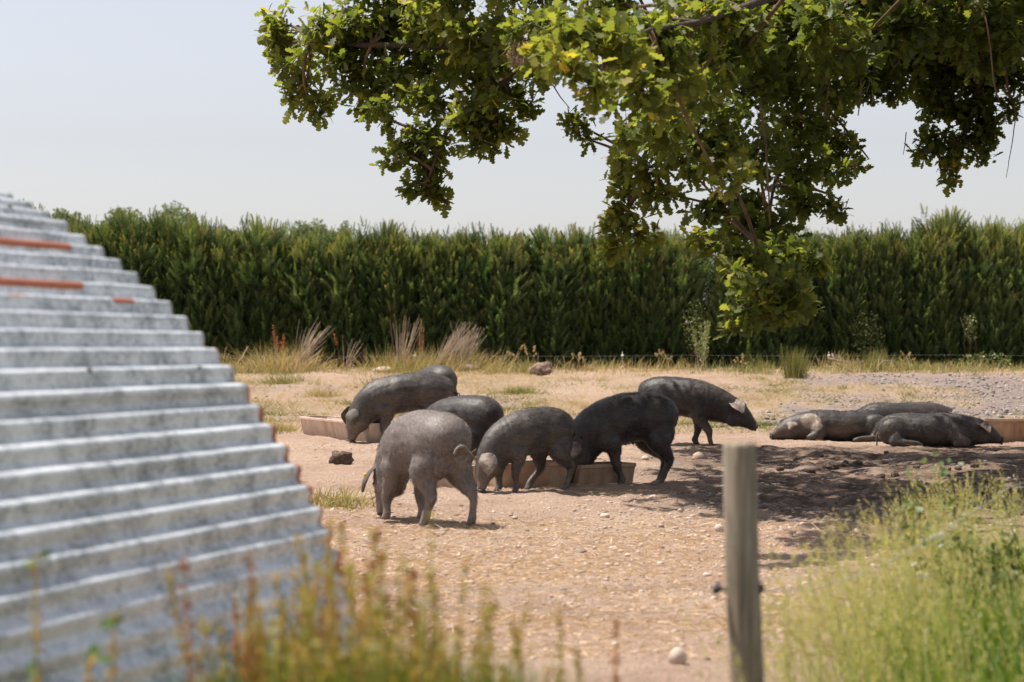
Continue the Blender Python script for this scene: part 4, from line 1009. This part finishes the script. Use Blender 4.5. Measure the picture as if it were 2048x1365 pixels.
pig('pig farthest from the oak, snout to the ground by the lone pale trough', gy_(-1.36, 25.3), R(193), 1.05, GRAZE, fl, hl, 'pig_mid', graze_ears(.24, .16), dict(base=(-.495, 0, .62), rad=.03), 9000, 'ear_dark', GE, cheek, GS, rr=.5, xs=1.14)
fl, hl = legs(.02, -.03, 0, .04)
pig('pig behind the big grey pig and the middle feeder, only its back showing', gy_(-.52, 19.6), R(143), .95, GRAZE, fl, hl, 'pig_dark', graze_ears(), dict(base=(-.495, 0, .62), hang=True), 9000, 'ear', GE, cheek, GS, rr=.45)
fl, hl = legs(-.02, .02, -.03, .24)
pig('middle feeding pig, one broad pale ear hanging over its face', gy_(.15, 17.5), R(214), .865, GRAZE, fl, hl, 'pig_mid', graze_ears(.28, .20, .6), dict(base=(-.495, 0, .63), rad=.03), 12000, 'ear', GE, cheek, GS, rr=.55)
fl, hl = legs(-.17, .08, .02, -.10)
pig('dark pig feeding nearest the oak shade, one foreleg braced backwards', gy_(1.05, 18.5), R(203), 1.01, GRAZE, fl, hl, 'pig_dark', graze_ears(.20, .16), None, 13000, 'ear', GE, cheek, GS, rr=.5)
fl, hl = legs(-.10, .12, .05, -.06)
WE = [((.655, s_*.075, .53), (.35, s_*.6, .05), (.55, s_*.06, -1.0), (.85, -s_*.50, .40), .25, .18) for s_ in (1, -1)]
pig('black pig walking towards the lying pigs with its head raised', gy_(2.10, 24.75), R(-12), 1.0, WALK, fl, hl, 'pig_dark', WE, dict(base=(-.495, 0, .66), rad=.028), 12000, 'ear', [(.755, .088, .43), (.755, -.088, .43)],
    [ell((.66, .05, .345), (.11, .08, .11)), ell((.66, -.05, .345), (.11, .08, .11))], ((.937, 0, .232), (1.0, 0, -.35)), rr=.4)
# three pigs lying down
def folded(side, fore=True, hind=True, foot=.0):
    out = []
    if fore:
        out += [ell((.36, side*.185, .15), (.12, .085, .13)), limb_([(.36, side*.20, .14), (.43, side*.235, .075), (.50, side*.235, .055), (.44, side*.245, .035), (.33, side*.25, .03)], [.085, .07, .058, .045, .035])]
    if hind:
        out += [ell((-.40, side*.17, .18), (.20, .125, .175)), limb_([(-.36, side*.24, .11), (-.42, side*.28, .06), (-.30, side*.30, .045), (-.16, side*.30, .038), (-.10-foot*.0, side*.30, .03)], [.10, .06, .048, .038, .036])]
        for s in (-1, 1): out.append(loft([[-.12, side*.30+s*.016, .035, .02, .018], [-.08, side*.30+s*.018, .028, .02, .018], [-.045, side*.30+s*.018, .018, .010, .010]], 10))
    return out
ch = [ell((.70, .05, .12), (.11, .08, .11)), ell((.70, -.05, .12), (.11, .08, .11))]
LEr = [((.675, s_*.080, .262), (.30, s_*.8, .15), (.45, s_*.15, -1.0), (.80, -s_*.55, .2), .21, .15) for s_ in (1, -1)]
pig('lying black pig facing the walking one, chin on the ground, paler patch behind its ear', gy_(4.33, 26.1), R(180+7), 1.0, LIE, [], [], 'pig_dark', LEr, dict(base=(-.54, 0, .20), hang=True), 10000, 'ear', [(.80, .082, .185), (.80, -.082, .185)], folded(1)+folded(-1)+ch, ((.955, 0, .062), (1, 0, -.15)), rr=.45, patch=[((.47, .15, .27), (.16, .20, .13)), ((.40, .18, .20), (.10, .15, .08))])
pig('lying pig partly hidden behind the two other lying pigs, head away from the walking one', gy_(5.45, 27.9), R(10), 1.04, LIE, [], [], 'pig_dark', LEr, None, 6000, 'ear', None, folded(1)+folded(-1)+ch, ((.955, 0, .062), (1, 0, -.15)), rr=.4)
pig('lying pig stretched out towards the end of the trough, pale hind foot forward', gy_(5.16, 24.9), R(-5), 1.0, LIE, [], [], 'pig_dark', LEr, dict(base=(-.54, 0, .18), hang=True, side=-1), 11000, 'ear', [(.80, .082, .185), (.80, -.082, .185)], folded(1)+folded(-1)+ch, ((.955, 0, .062), (1, 0, -.15)), rr=.5)

# ------------------------------------------------------------------ single stones, dung and mounds
def lump(name, px, py, w, h, label, cat, m_='stone', rv=.7, rough=.18, group=None, seg=ICO3, D=None):
    g = G(px, py) if D is None else np.array([(px-1024)/F*D, D, float(gz((px-1024)/F*D, D))]); s = g[1]/F
    v, f = seg; v = v*np.array([w*s/2, w*s/2*.8, h*s*.62]); v = v*(1+rough*fbm(seg[0][:, 0]*1.7+px, seg[0][:, 1]*1.7, seg[0][:, 2]*1.7+py, 3, 3))[:, None]
    mb = MB(); mb.add(v, f, r=rv); o = mb.build(name, M[m_], None, True, label=label, cat=cat, group=group); o.location = (g[0], g[1], g[2]+h*s*.30); return o
lump('dung_heap', 684, 928, 40, 26, 'dark crumbly dung lump on the bare earth between the shed and the pigs', 'dung', 'clod', rough=.9)
lump('stone', 1356, 1328, 34, 34, 'round pale stone low in the picture, just beside the fence post', 'stone', rv=.95)
lump('stone', 1604, 1072, 24, 12, 'flat pinkish stone on lit ground behind the post, above the long grass', 'stone', rv=.75)
lump('stone', 1400, 921, 30, 18, 'knobbly tan stone under the walking pig, just behind the post top', 'stone', rv=.6, rough=.3)
lump('stone', 768, 747, 46, 14, 'long pale boulder at the foot of the upright dead stalks by the hedge', 'stone', rv=.9, D=45.5)
lump('stone', 938, 747, 42, 14, 'low whitish boulder by the hedge behind the feeding pigs', 'stone', rv=.9, D=45.5)
lump('dung_heap', 1662, 940, 28, 14, 'blackest dung lump in the shaded mud before the lying pigs', 'dung', 'clod', rough=.9)
lump('dung_heap', 1622, 946, 20, 10, 'small round brown dung lump beside the blackest one', 'dung', 'clod', rough=.4)
lump('stone', 1312, 970, 20, 10, 'rusty orange stone at the hind feet of the dark feeding pig', 'stone', rv=.5)
lump('stone', 1438, 1062, 18, 14, 'whitish stone hard against the lit side of the fence post', 'stone', rv=1.0)
lump('stone', 1210, 1036, 20, 10, 'flat light stone on gravelly ground before the troughs', 'stone', rv=.95)
lump('stone', 740, 1000, 20, 10, 'flat stone by the dried grass tuft left of the big pig', 'stone', rv=.7)
lump('earth_mound', 1082, 746, 38, 24, 'brown matted earth mound standing at the foot of the hedge', 'mound', 'matted', rough=.8, D=44)
lump('stone', 1290, 920, 16, 9, 'small pale stone lying just behind the dark feeding pig', 'stone', rv=.9)
for k in range(26):
    px, py = rng.uniform(1000, 1440), rng.uniform(992, 1120)
    lump('stone', px, py, rng.uniform(8, 14), rng.uniform(4, 7), 'small pale stone strewn on the bare yard before the troughs', 'stone', rv=rng.uniform(.5, 1), group='small stones before the troughs', seg=ICO2, rough=.3)
for k in range(22):
    px, py = rng.uniform(1530, 2040), rng.uniform(905, 1010)
    lump('earth_clod', px, py, rng.uniform(10, 22), rng.uniform(6, 12), 'dark clod of earth on the trampled ground before the lying pigs', 'clod', 'clod', group='clods before the lying pigs', seg=ICO2, rough=.5)

# ------------------------------------------------------------------ plants
def stems(mb_, base, n, h, lean=(0, 0), spread=.25, w=.010, curve=.2, r=(.3, .8), seg=3):
    """rigid stalks from one root"""
    tips = []
    for k in range(n):
        d = norm(np.array([lean[0]+rng.normal(0, spread), lean[1]+rng.normal(0, spread), 1.])); hh = h*rng.uniform(.65, 1.05)
        c = norm(np.array([rng.normal(0, 1)+lean[0]*2, rng.normal(0, 1), 0]))*curve*hh; b0 = np.array(base)+np.append(rng.normal(0, .04, 2), 0)
        P = np.array([b0+d*hh*f+c*f*f*.5-np.array([0, 0, abs(curve)*hh*.3*f**3]) for f in np.linspace(0, 1, 6)])
        v, t_, q_ = tube(P, np.linspace(w*.5, w*.22, 6), seg, False); mb_.add(v, t_, q_, r=rng.uniform(*r)); tips.append(P)
    return tips
def spike(mb_, P, f0, n, size, r=(.2, .9), out=.02):
    """seeds along the upper part of a stalk"""
    f = rng.uniform(f0, 1, n); ii = f*(len(P)-1); i0 = np.clip(ii.astype(int), 0, len(P)-2); p = P[i0]+(P[i0+1]-P[i0])*(ii-i0)[:, None]
    p = p+rng.normal(0, out, (n, 3))*(1.15-f)[:, None]
    V, T, m_ = blades(p, norm(rng.normal(0, .6, (n, 3))+np.array([0, 0, .8])), rng.uniform(.7, 1.3, n)*size, size*.7, .3, 2); mb_.add(V, T, r=np.repeat(rng.uniform(*r, n), m_))
def tuft(mb_, n, rad, h, w=.008, lean=(0, 0), r=(.3, .8), sp=.35):
    P = np.stack([rng.normal(0, rad, n), rng.normal(0, rad, n), np.full(n, -.02)], -1)
    d = norm(np.stack([lean[0]+rng.normal(0, sp, n)+P[:, 0]*.8, lean[1]+rng.normal(0, sp, n), np.ones(n)], -1))
    V, T, m_ = blades(P, d, h*rng.uniform(.4, 1.05, n), w, rng.uniform(.1, .45), 3); mb_.add(V, T, r=np.repeat(rng.uniform(*r, n), m_))
def back_at(px, D): X = (px-1024)/F*D; return (X, D, float(gz(X, D)))
def plant(name, px, D, label, cat, group=None): return empty(name, back_at(px, D), 0, label, cat, group)
# docks and dead stalks in front of the hedge
e = plant('dock_plant', 556, 45.6, 'tallest dock at the hedge foot, topped by a rust-red seed head', 'dock')
mb = MB(); T_ = stems(mb, (0, 0, 0), 5, 1.15, (.0, 0), .10, .014, .05); mb.build('stem', M['dry_stem'], e)
mb = MB(); [spike(mb, P, .62, 50, .03, out=.05) for P in T_]; P0 = T_[0]; spike(mb, P0*[1, 1, 1.15], .55, 110, .035, out=.09); mb.build('seed_head', M['red_seed'], e, kind='stuff')
mb = MB(); tuft(mb, 420, .40, .95, .010, (.05, 0), (.3, .9)); mb.build('grass_blades', M['tuft'], e, kind='stuff')
e = plant('dead_weed', 590, 45.4, 'spray of bare pale stalks fanning out beside the red-headed dock', 'dead weed')
mb = MB(); stems(mb, (0, 0, 0), 44, 1.3, (.45, 0), .24, .013, .16, (.4, 1)); mb.build('stalks', M['dry_stem'], e, kind='stuff')
mb = MB(); tuft(mb, 360, .40, .80, .010, (.1, 0), (.5, 1)); mb.build('grass_blades', M['tuft'], e, kind='stuff')
e = plant('dead_weed', 690, 45.4, 'small dead weed with a drooping red tip between two bigger clumps', 'dead weed')
mb = MB(); T_ = stems(mb, (0, 0, 0), 15, .85, (.45, 0), .3, .012, .15, (.4, 1)); mb.build('stalks', M['dry_stem'], e, kind='stuff')
mb = MB(); T_ = stems(mb, (-.1, 0, 0), 1, .95, (-.1, 0), .04, .010, -.2); spike(mb, T_[0], .7, 80, .03, out=.05); mb.build('seed_head', M['red_seed'], e, kind='stuff')
e = plant('dead_weed', 800, 45.6, 'upright clump of dead stalks in the middle of the weeds at the hedge', 'dead weed')
mb = MB(); stems(mb, (0, 0, 0), 40, 1.3, (.16, 0), .16, .013, .08, (.3, .9)); mb.build('stalks', M['dry_stem'], e, kind='stuff')
mb = MB(); tuft(mb, 380, .42, .75, .010, (.05, 0), (.35, 1)); mb.build('grass_blades', M['tuft'], e, kind='stuff')
e = plant('dock_plant', 838, 45.8, 'thin brown dock standing straight between the upright and leaning clumps', 'dock')
mb = MB(); T_ = stems(mb, (0, 0, 0), 4, 1.2, (.05, 0), .06, .014, .03); mb.build('stem', M['dry_stem'], e)
mb = MB(); [spike(mb, P, .45, 40, .028, out=.035) for P in T_]; mb.build('seed_head', M['red_seed'], e, kind='stuff')
for px, D, sx, lab in ((868, 45.4, .95, 'big windswept clump of dead stalks leaning over, next to the thin brown dock'), (925, 45.6, .75, 'end clump of windswept dead stalks, last in the row of weeds')):
    e = plant('dead_weed', px, D, lab, 'dead weed')
    mb = MB(); stems(mb, (0, 0, 0), 60, 1.35*sx+.15, (.62 if sx > .8 else .2, 0), .2, .013, .14, (.4, 1)); mb.build('stalks', M['dry_stem'], e, kind='stuff')
    mb = MB(); tuft(mb, 420, .42, .8, .010, (.2, 0), (.35, 1)); mb.build('grass_blades', M['tuft'], e, kind='stuff')
e = plant('dead_weed', 470, 45.0, 'curly dead weed and pale stick at the edge of the iron shed', 'dead weed')
mb = MB(); T_ = stems(mb, (-.3, 0, 0), 9, .7, (-.15, 0), .3, .011, .3, (.4, 1)); v, t_, q_ = tube([[-.15, 0, 0], [.15, 0, .35], [.3, 0, .62]], [.012, .01, .006], 4); mb.add(v, t_, q_, r=.9); mb.build('stalks', M['dry_stem'], e, kind='stuff')
mb = MB(); [spike(mb, P, .7, 20, .03) for P in T_]; tuft(mb, 150, .3, .35, .010, (0, 0), (.2, .8)); mb.build('seed_head', M['tuft'], e, kind='stuff')
e = plant('rush_tuft', 1590, 42.5, 'dense upright dark green rush tuft at the edge of the gravel', 'rush')
mb = MB(); tuft(mb, 420, .10, .78, .010, (0, 0), (.05, .5), .13); mb.build('blades', M['tuft'], e, kind='stuff')
e = plant('rush_tuft', 1745, 45.5, 'thinner rush tuft against the hedge, behind the other one', 'rush')
mb = MB(); tuft(mb, 200, .10, .62, .010, (.15, 0), (.1, .6), .15); mb.build('blades', M['tuft'], e, kind='stuff')
e = plant('dead_branch', 1655, 44.8, 'fallen reddish dead branches bent over at the hedge beside the rushes', 'branch')
mb = MB()
for pts in ([(0,0,.35),(.25,0,.28),(.75,0,.22),(.85,0,.08)], [(.1,0,.45),(.2,0,.2),(.6,0,0)], [(.75,0,0),(.8,.1,.2),(.72,0,.3)], [(1.0,0,0),(1.25,0,.28),(1.5,0,.3),(1.6,0,.05)], [(1.1,0,0),(1.3,0,.2),(1.55,0,.22),(1.68,0,0)]):
    v, t_, q_ = tube(pts, np.linspace(.020, .010, len(pts)), 5); mb.add(v, t_, q_, r=.3)
mb.build('limbs', M['dry_stem'], e)
e = plant('dead_weed', 1405, 45.3, 'tall pale-leaved weed standing in the gap of the hedge under the oak', 'weed')
mb = MB(); T_ = stems(mb, (0, 0, 0), 7, 1.15, (-.06, 0), .12, .015, .12, (.6, 1)); mb.build('stalks', M['dry_stem'], e, kind='stuff')
mb = MB(); [spike(mb, P, .25, 60, .05, (.5, 1), .06) for P in T_]; mb.build('leaves', M['ivy'], e, kind='stuff')
for px, h, lab in ((1030, .75, 'thin flowering weed before the hedge just past the leaning dead clump'), (1062, .8, 'branched dry weed directly behind the brown earth mound'), (1160, .5, 'low broken stalks at the hedge between mound and fence stake'), (1330, .55, 'small weed with a pale top at the hedge left of the gap'), (1480, .45, 'short broken stems at the hedge under the hanging oak bough'), (1815, .5, 'single pale stick and dry grass at the gravel edge by the hedge')):
    e = plant('dead_weed', px, 45.2, lab, 'dead weed')
    mb = MB(); T_ = stems(mb, (0, 0, 0), 6, h, (0, 0), .28, .011, .35, (.3, .9)); [spike(mb, P, .75, 14, .04, (.5, 1), .03) for P in T_]; tuft(mb, 60, .2, .3, .01, (0, 0), (.3, .9)); mb.build('stalks', M['tuft'], e, kind='stuff')
# grass margin along the foot of the hedge
n = 15000; X = rng.uniform(-13, 14, n); Y = rng.uniform(43.8, 47.6, n); k = rng.uniform(0, 1, n) < .25+.8*sst(-.2, .5, vnoise(X*.9, Y*.6, 0, 81)); X, Y = X[k], Y[k]; n = len(X)
P = np.stack([X, Y, gz(X, Y)-.01], -1); d = norm(np.stack([rng.normal(.1, .35, n), rng.normal(0, .3, n), np.ones(n)], -1))
hh = rng.uniform(.10, .36, n)*(1+.8*sst(0, .6, vnoise(X*1.3, Y, 0, 83)))
V, T, m_ = blades(P, d, hh, .011, .35, 3); mb = MB(); mb.add(V, T, r=np.repeat(np.clip(.45+.4*vnoise(X*.8, Y*.8, 0, 82)+rng.normal(0, .2, n), 0, 1), m_)); mb.build('hedge_foot_grass', M['tuft'], kind='stuff')
# small tufts in the back yard
for px, py, s_, r_, lab in ((770, 766, 1.2, (.0, .5), 'green spiky grass tuft on the dry ground behind the pigs by the boulder'), (645, 775, 1.0, (.5, .9), 'brown dried grass tuft left of the green spiky one'), (570, 765, 1.2, (.1, .6), 'broad greenish tuft under the red-headed dock'),
                         (1040, 770, .9, (.1, .6), 'yellow-green grass tuft in front of the earth mound'), (660, 1012, .9, (.3, .8), 'yellow grass tuft by the edge of the iron shed, before the dung lump'), (560, 862, .7, (.5, .9), 'dried brown tuft between the shed edge and the lone trough')):
    g = G(px, py) if py > 850 else np.array(back_at(px, {766: 40., 775: 38., 765: 41., 770: 39.}[py])); e = empty('grass_tuft', g, 0, lab, 'grass tuft')
    mb = MB(); tuft(mb, 420, .17*s_, .27*s_, .009, (0, 0), r_, .6); mb.build('blades', M['tuft'], e, kind='stuff')
# loose clumps of greener grass across the back yard
mb = MB()
for k in range(420):
    D = rng.uniform(27.5, 45.5); px = rng.uniform(430, 2080); X = (px-1024)/F*D
    if rng.random() > float(grassmask(X, D))*(.35+.9*float(sst(-.3, .5, vnoise(X*.5, D*.35, 0, 97)))): continue
    n = int(rng.integers(30, 80)); P = np.stack([X+rng.normal(0, .10, n), D+rng.normal(0, .10, n), np.full(n, float(gz(X, D))-.01)], -1)
    d = norm(np.stack([rng.normal(0, .5, n), rng.normal(0, .5, n), np.ones(n)], -1)); c_ = rng.uniform(.05, .75)
    V, T, m_ = blades(P, d, rng.uniform(.07, .20)*rng.uniform(.5, 1.1, n), .008, .35, 2); mb.add(V, T, r=np.repeat(np.clip(c_+rng.normal(0, .12, n), 0, 1), m_))
mb.build('grass_clumps', M['tuft'], kind='stuff')
# pale leafy sprigs growing in the hedge
for px, py, w, h, D, lab in ((1940, 655, 16, 34, 47.9, 'pale leafy sprig hanging alone in the dark hedge near the picture edge'), (1735, 675, 34, 60, 48.0, 'bramble bush with light leaves climbing the hedge by the thinner rushes'), (1400, 560, 30, 90, 48.6, 'ivy with cream leaves filling the gap in the hedge under the oak'),
                             (1390, 655, 26, 60, 48.0, 'leafy bramble at the bottom of the hedge gap'), (1970, 722, 60, 20, 47.6, 'bright low bramble at the hedge foot near the picture edge')):
    c = W(px, py, D); e = empty('bramble', (c[0], D, gy_(c[0], D)[2]), 0, lab, 'bramble'); z0 = gy_(c[0], D)[2]
    s = D/F; V, Q, r_ = leaf_cloud([(0, 0, c[2]-z0, w*s, .22, h*s)], int(w*h*.22)+60, .030); mb = MB(); mb.add(V, q=Q, r=np.clip(r_+.15, 0, 1)); mb.build('leaves', M['ivy'], e, kind='stuff')
    mb = MB(); [mb.add(*tube([[rng.normal(0, .1), 0, 0], [rng.normal(0, .1), .05, (c[2]-z0)*.6], [rng.normal(0, w*s*.5), 0, c[2]-z0+h*s*.6]], [.010, .008, .004], 4)) for _ in range(5)]; mb.build('stem', M['twig'], e)

# long green grass bank on the near right
n = 72000
Y = rng.uniform(5.2, 12.8, n); X = rng.uniform(.4, 4.6, n)
edge_x = np.interp(Y, [5, 6.5, 8, 9.5, 11, 12, 12.8], [.68, 1.02, 1.50, 2.02, 2.55, 2.95, 3.4]); din = X-edge_x+.25*vnoise(X*2, Y*2, 0, 91)
k = rng.uniform(0, 1, n) < sst(-.25, .5, din); X, Y, din = X[k], Y[k], din[k]; n = len(X)
P = np.stack([X, Y, gz(X, Y)-.01], -1); d = norm(np.stack([-.22+rng.normal(0, .22, n), rng.normal(0, .22, n), np.ones(n)], -1))
hh = rng.uniform(.15, .36, n)*(1-.25*sst(9, 11.5, Y))*(1+.25*vnoise(X*2.5, Y*2.5, 0, 92))
V, T, m_ = blades(P, d, hh, .0055, .35, 3); rr_ = np.clip(.36+.30*vnoise(X*1.6, Y*1.6, 0, 93)+rng.normal(0, .22, n)-.16*sst(.3, 1.2, din)+.25*(1-sst(0, .5, din)), 0, 1)
mb = MB(); mb.add(V, T, r=np.repeat(rr_, m_)); mb.build('long_grass', M['grass'], kind='stuff')
# flowering grass stalks over it
n = 1500; Y = rng.uniform(5.6, 11.0, n); ex = np.interp(Y, [5, 6.5, 8, 9.5, 11], [.66, 1.0, 1.46, 1.98, 2.5]); X = ex-.08+rng.exponential(.42, n)
P = np.stack([X, Y, gz(X, Y)], -1); d = norm(np.stack([-.22+rng.normal(0, .10, n), rng.normal(0, .10, n), np.ones(n)], -1)); hh = rng.uniform(.36, .74, n)*(1-.22*sst(.7, 1.2, X-ex))
V, T, m_ = blades(P, d, hh, .0032, .18, 3); mb = MB(); mb.add(V, T, r=np.repeat(rng.uniform(.6, .95, n), m_))
tip = V.reshape(n, m_, 3)[:, -1]; pre = V.reshape(n, m_, 3)[:, 4]; ax = norm(tip-pre)
for rep in range(16):
    f = rng.uniform(0, .17, n); p = tip-ax*f[:, None]+rng.normal(0, .004, (n, 3)); V2, T2, m2 = blades(p, norm(ax+rng.normal(0, .35, (n, 3))), .020, .005, .1, 1); mb.add(V2, T2, r=np.repeat(rng.uniform(.85, 1, n), m2))
mb.build('flowering_grass', M['grass'], kind='stuff')
def near_plant(name, px, D, label, cat, group=None): return empty(name, back_at(px, D), 0, label, cat, group)
e = near_plant('bindweed', 1868, 8.9, 'leafy bindweed twining up the long grass with two white flowers', 'bindweed')
mb = MB(); T_ = stems(mb, (0, 0, 0), 6, .80, (-.04, 0), .05, .006, .06, (.3, .5)); mb.build('stem', M['weed'], e)
nl = 150; P = np.concatenate([t[rng.integers(1, 6, 25)] for t in T_])+rng.normal(0, .03, (nl, 3)); mb = MB(); d = norm(rng.normal(0, 1, (nl, 3))); nr = norm(rng.normal(0, .6, (nl, 3))+[0, -.6, .8]); nr = norm(nr-(nr*d).sum(1)[:, None]*d); V, T, r_ = leaves(P, d, nr, rng.uniform(.03, .055, nl), rng.uniform(.3, .8, nl)); mb.add(V, T, r=r_); mb.build('leaves', M['ivy'], e, kind='stuff')
for fx, fz_, in ((.02, .50), (-.015, .49), (-.05, .32), (-.075, .325)):
    mb = MB(); a = np.linspace(0, 2*math.pi, 11)[:-1]; ctr = np.array([fx, -.06, fz_]); V = [ctr+[0, .02, -.012]]+[ctr+np.array([.020*math.cos(t), -.006, .020*math.sin(t)*.9]) for t in a]; mb.add(V, [(0, k+1, (k+1) % 10+1) for k in range(10)], r=.8); mb.build('flower', M['petal'], e)
e = near_plant('dark_leaved_weed', 1985, 9.6, 'dark broad-leaved weed in the thick of the green bank', 'weed')
mb = MB(); T_ = stems(mb, (0, 0, 0), 14, .45, (-.1, 0), .3, .006, .3, (.1, .4)); nl = 260; P = np.concatenate([t[rng.integers(2, 6, 20)] for t in T_])[:nl]+rng.normal(0, .03, (nl, 3)); d = norm(rng.normal(0, 1, (nl, 3))); nr = norm(rng.normal(0, .6, (nl, 3))+[0, -.3, .8]); nr = norm(nr-(nr*d).sum(1)[:, None]*d)
mb.build('stem', M['weed'], e); mb = MB(); V, T, r_ = leaves(P, d, nr, rng.uniform(.05, .10, nl), rng.uniform(.0, .35, nl)); mb.add(V, T, r=r_); mb.build('leaves', M['ivy'], e, kind='stuff')

# tall sorrel and docks close to the camera
def sorrel(px, D, ztop_py, n, label, lean=0.0, rr=(.2, .95), group='sorrel stems before the iron shed', red=False, thick=.005):
    b = back_at(px, D); top = W(px, ztop_py, D)[2]-b[2]; e = empty('sorrel_plant', b, 0, label, 'sorrel', group)
    mb = MB(); T_ = stems(mb, (0, 0, 0), n, top*1.12, (lean, 0), .05, thick, .05, rr, 4); mb.build('stem', M['weed'], e)
    mb = MB(); [spike(mb, P, .42, 95, .015, rr, .012) for P in T_]; mb.build('seed_head', M['red_seed' if red else 'weed'], e, kind='stuff')
    return e
shared = 'slender rusty-yellow sorrel in the blurred weeds at the bottom of the picture'
shared_red = 'slender sorrel with a dull red seed spike in the blurred near weeds'
rl = np.random.default_rng(5)
for k in range(62):
    px = float(np.clip(rl.normal(700, 165), 400, 1060)) if k < 64 else rl.uniform(1060, 1330); D = rl.uniform(3.7, 5.2)
    topy = np.interp(px, [400, 560, 640, 760, 900, 1000, 1200, 1350], [1230, 1190, 1060, 1130, 1120, 1200, 1260, 1300])+rl.uniform(0, 140)
    sorrel(px, D, topy, int(rl.integers(2, 5)), *((shared_red, rl.normal(0, .06), (.2, .95), 'reddish sorrel stems', True) if rl.random() < .15 else (shared, rl.normal(0, .06))))
sorrel(625, 4.5, 985, 3, 'tallest orange sorrel, standing against the lower edge of the iron shed', -.02, (.6, 1))
sorrel(1130, 4.6, 1150, 3, 'single dark brown-topped dock rising before the pale yard', -.06, (.4, .9), thick=.008)
sorrel(1262, 4.8, 1275, 2, 'short reddish sorrel spike between the tall weeds and the fence post', 0, (.8, 1), red=True)
# leafy undergrowth round their feet
n = 5500; D = rng.uniform(3.3, 5.4, n); px = rng.normal(740, 230, n); X = (px-1024)/F*D; P = np.stack([X, D, gz(X, D)], -1); d = norm(np.stack([rng.normal(0, .25, n), rng.normal(0, .25, n), np.ones(n)], -1))
topz = HC-(np.interp(px, [300, 420, 600, 800, 950, 1150, 1400], [1360, 1300, 1200, 1215, 1265, 1310, 1375])+rng.uniform(-20, 130, n)-YH)/F*D
V, T, m_ = blades(P, d, topz.clip(.12, 1.2), .006, .16, 3); mb = MB(); mb.add(V, T, r=np.repeat(np.clip(.36+.3*vnoise(X*5, D*3, 0, 95)+rng.normal(0, .18, n), 0, 1), m_)); mb.build('near_weeds', M['grass'], kind='stuff')
nf = 60; fx = rng.uniform(480, 900, nf); D = rng.uniform(3.8, 5, nf); P = np.array([W(a, b, c) for a, b, c in zip(fx, rng.uniform(1180, 1360, nf), D)])
# white umbel and chamomile flowers among them, each on its own stalk
for k in range(16):
    p = P[k]; b = np.array([p[0]+rng.normal(0, .03), p[1], float(gz(p[0], p[1]))]); e = empty('white_flower', b, 0, 'small white flower out of focus among the near weeds', 'flower', 'white flowers in the near weeds')
    mb = MB(); q0 = p-b; v, t_, q_ = tube([[0, 0, 0], q0*.5+[.01, 0, 0], q0], [.002, .0018, .0014], 4); mb.add(v, t_, q_, r=.3); mb.build('stem', M['weed'], e)
    mb = MB()
    for a in np.linspace(0, 6.28, 9)[:-1]: d = np.array([math.cos(a), math.sin(a)*.7, .35]); mb.add([q0, q0+d*.009+[0, 0, .003], q0+d*.016, q0+d*.009-[0, 0, .003]], q=[(0, 1, 2, 3)], r=.8)
    mb.build('petals', M['petal'], e)
# the leafy weed in the near corner before the shed
for px, topy, D, lab in ((60, 1135, 3.9, 'green-leaved weed in the bottom corner in front of the shed'), (140, 1215, 4.0, 'thinner leaning weed beside the green-leaved one in the corner')):
    b = back_at(px, D); top = W(px, topy, D)[2]-b[2]; e = empty('leafy_weed', b, 0, lab, 'weed')
    mb = MB(); T_ = stems(mb, (0, 0, 0), 4, top*1.05, (.02 if px < 100 else .10, 0), .05, .005, .05, (.4, .9), 4); [spike(mb, P, .6, 60, .014, (.4, .9), .012) for P in T_]; mb.build('stem', M['weed'], e)
    P = np.concatenate([t[3:6] for t in T_]); P = np.repeat(P, 3, 0)+rng.normal(0, .008, (len(P)*3, 3)); m2 = len(P); d = norm(rng.normal(0, 1, (m2, 3))*[1, 1, .5]); nr = norm(rng.normal(0, .4, (m2, 3))+[0, -.7, .7]); nr = norm(nr-(nr*d).sum(1)[:, None]*d)
    mb = MB(); V, T, r_ = leaves(P, d, nr, rng.uniform(.025, .045, m2), rng.uniform(.2, .6, m2)); mb.add(V, T, r=r_); mb.build('leaves', M['grass'], e, kind='stuff')
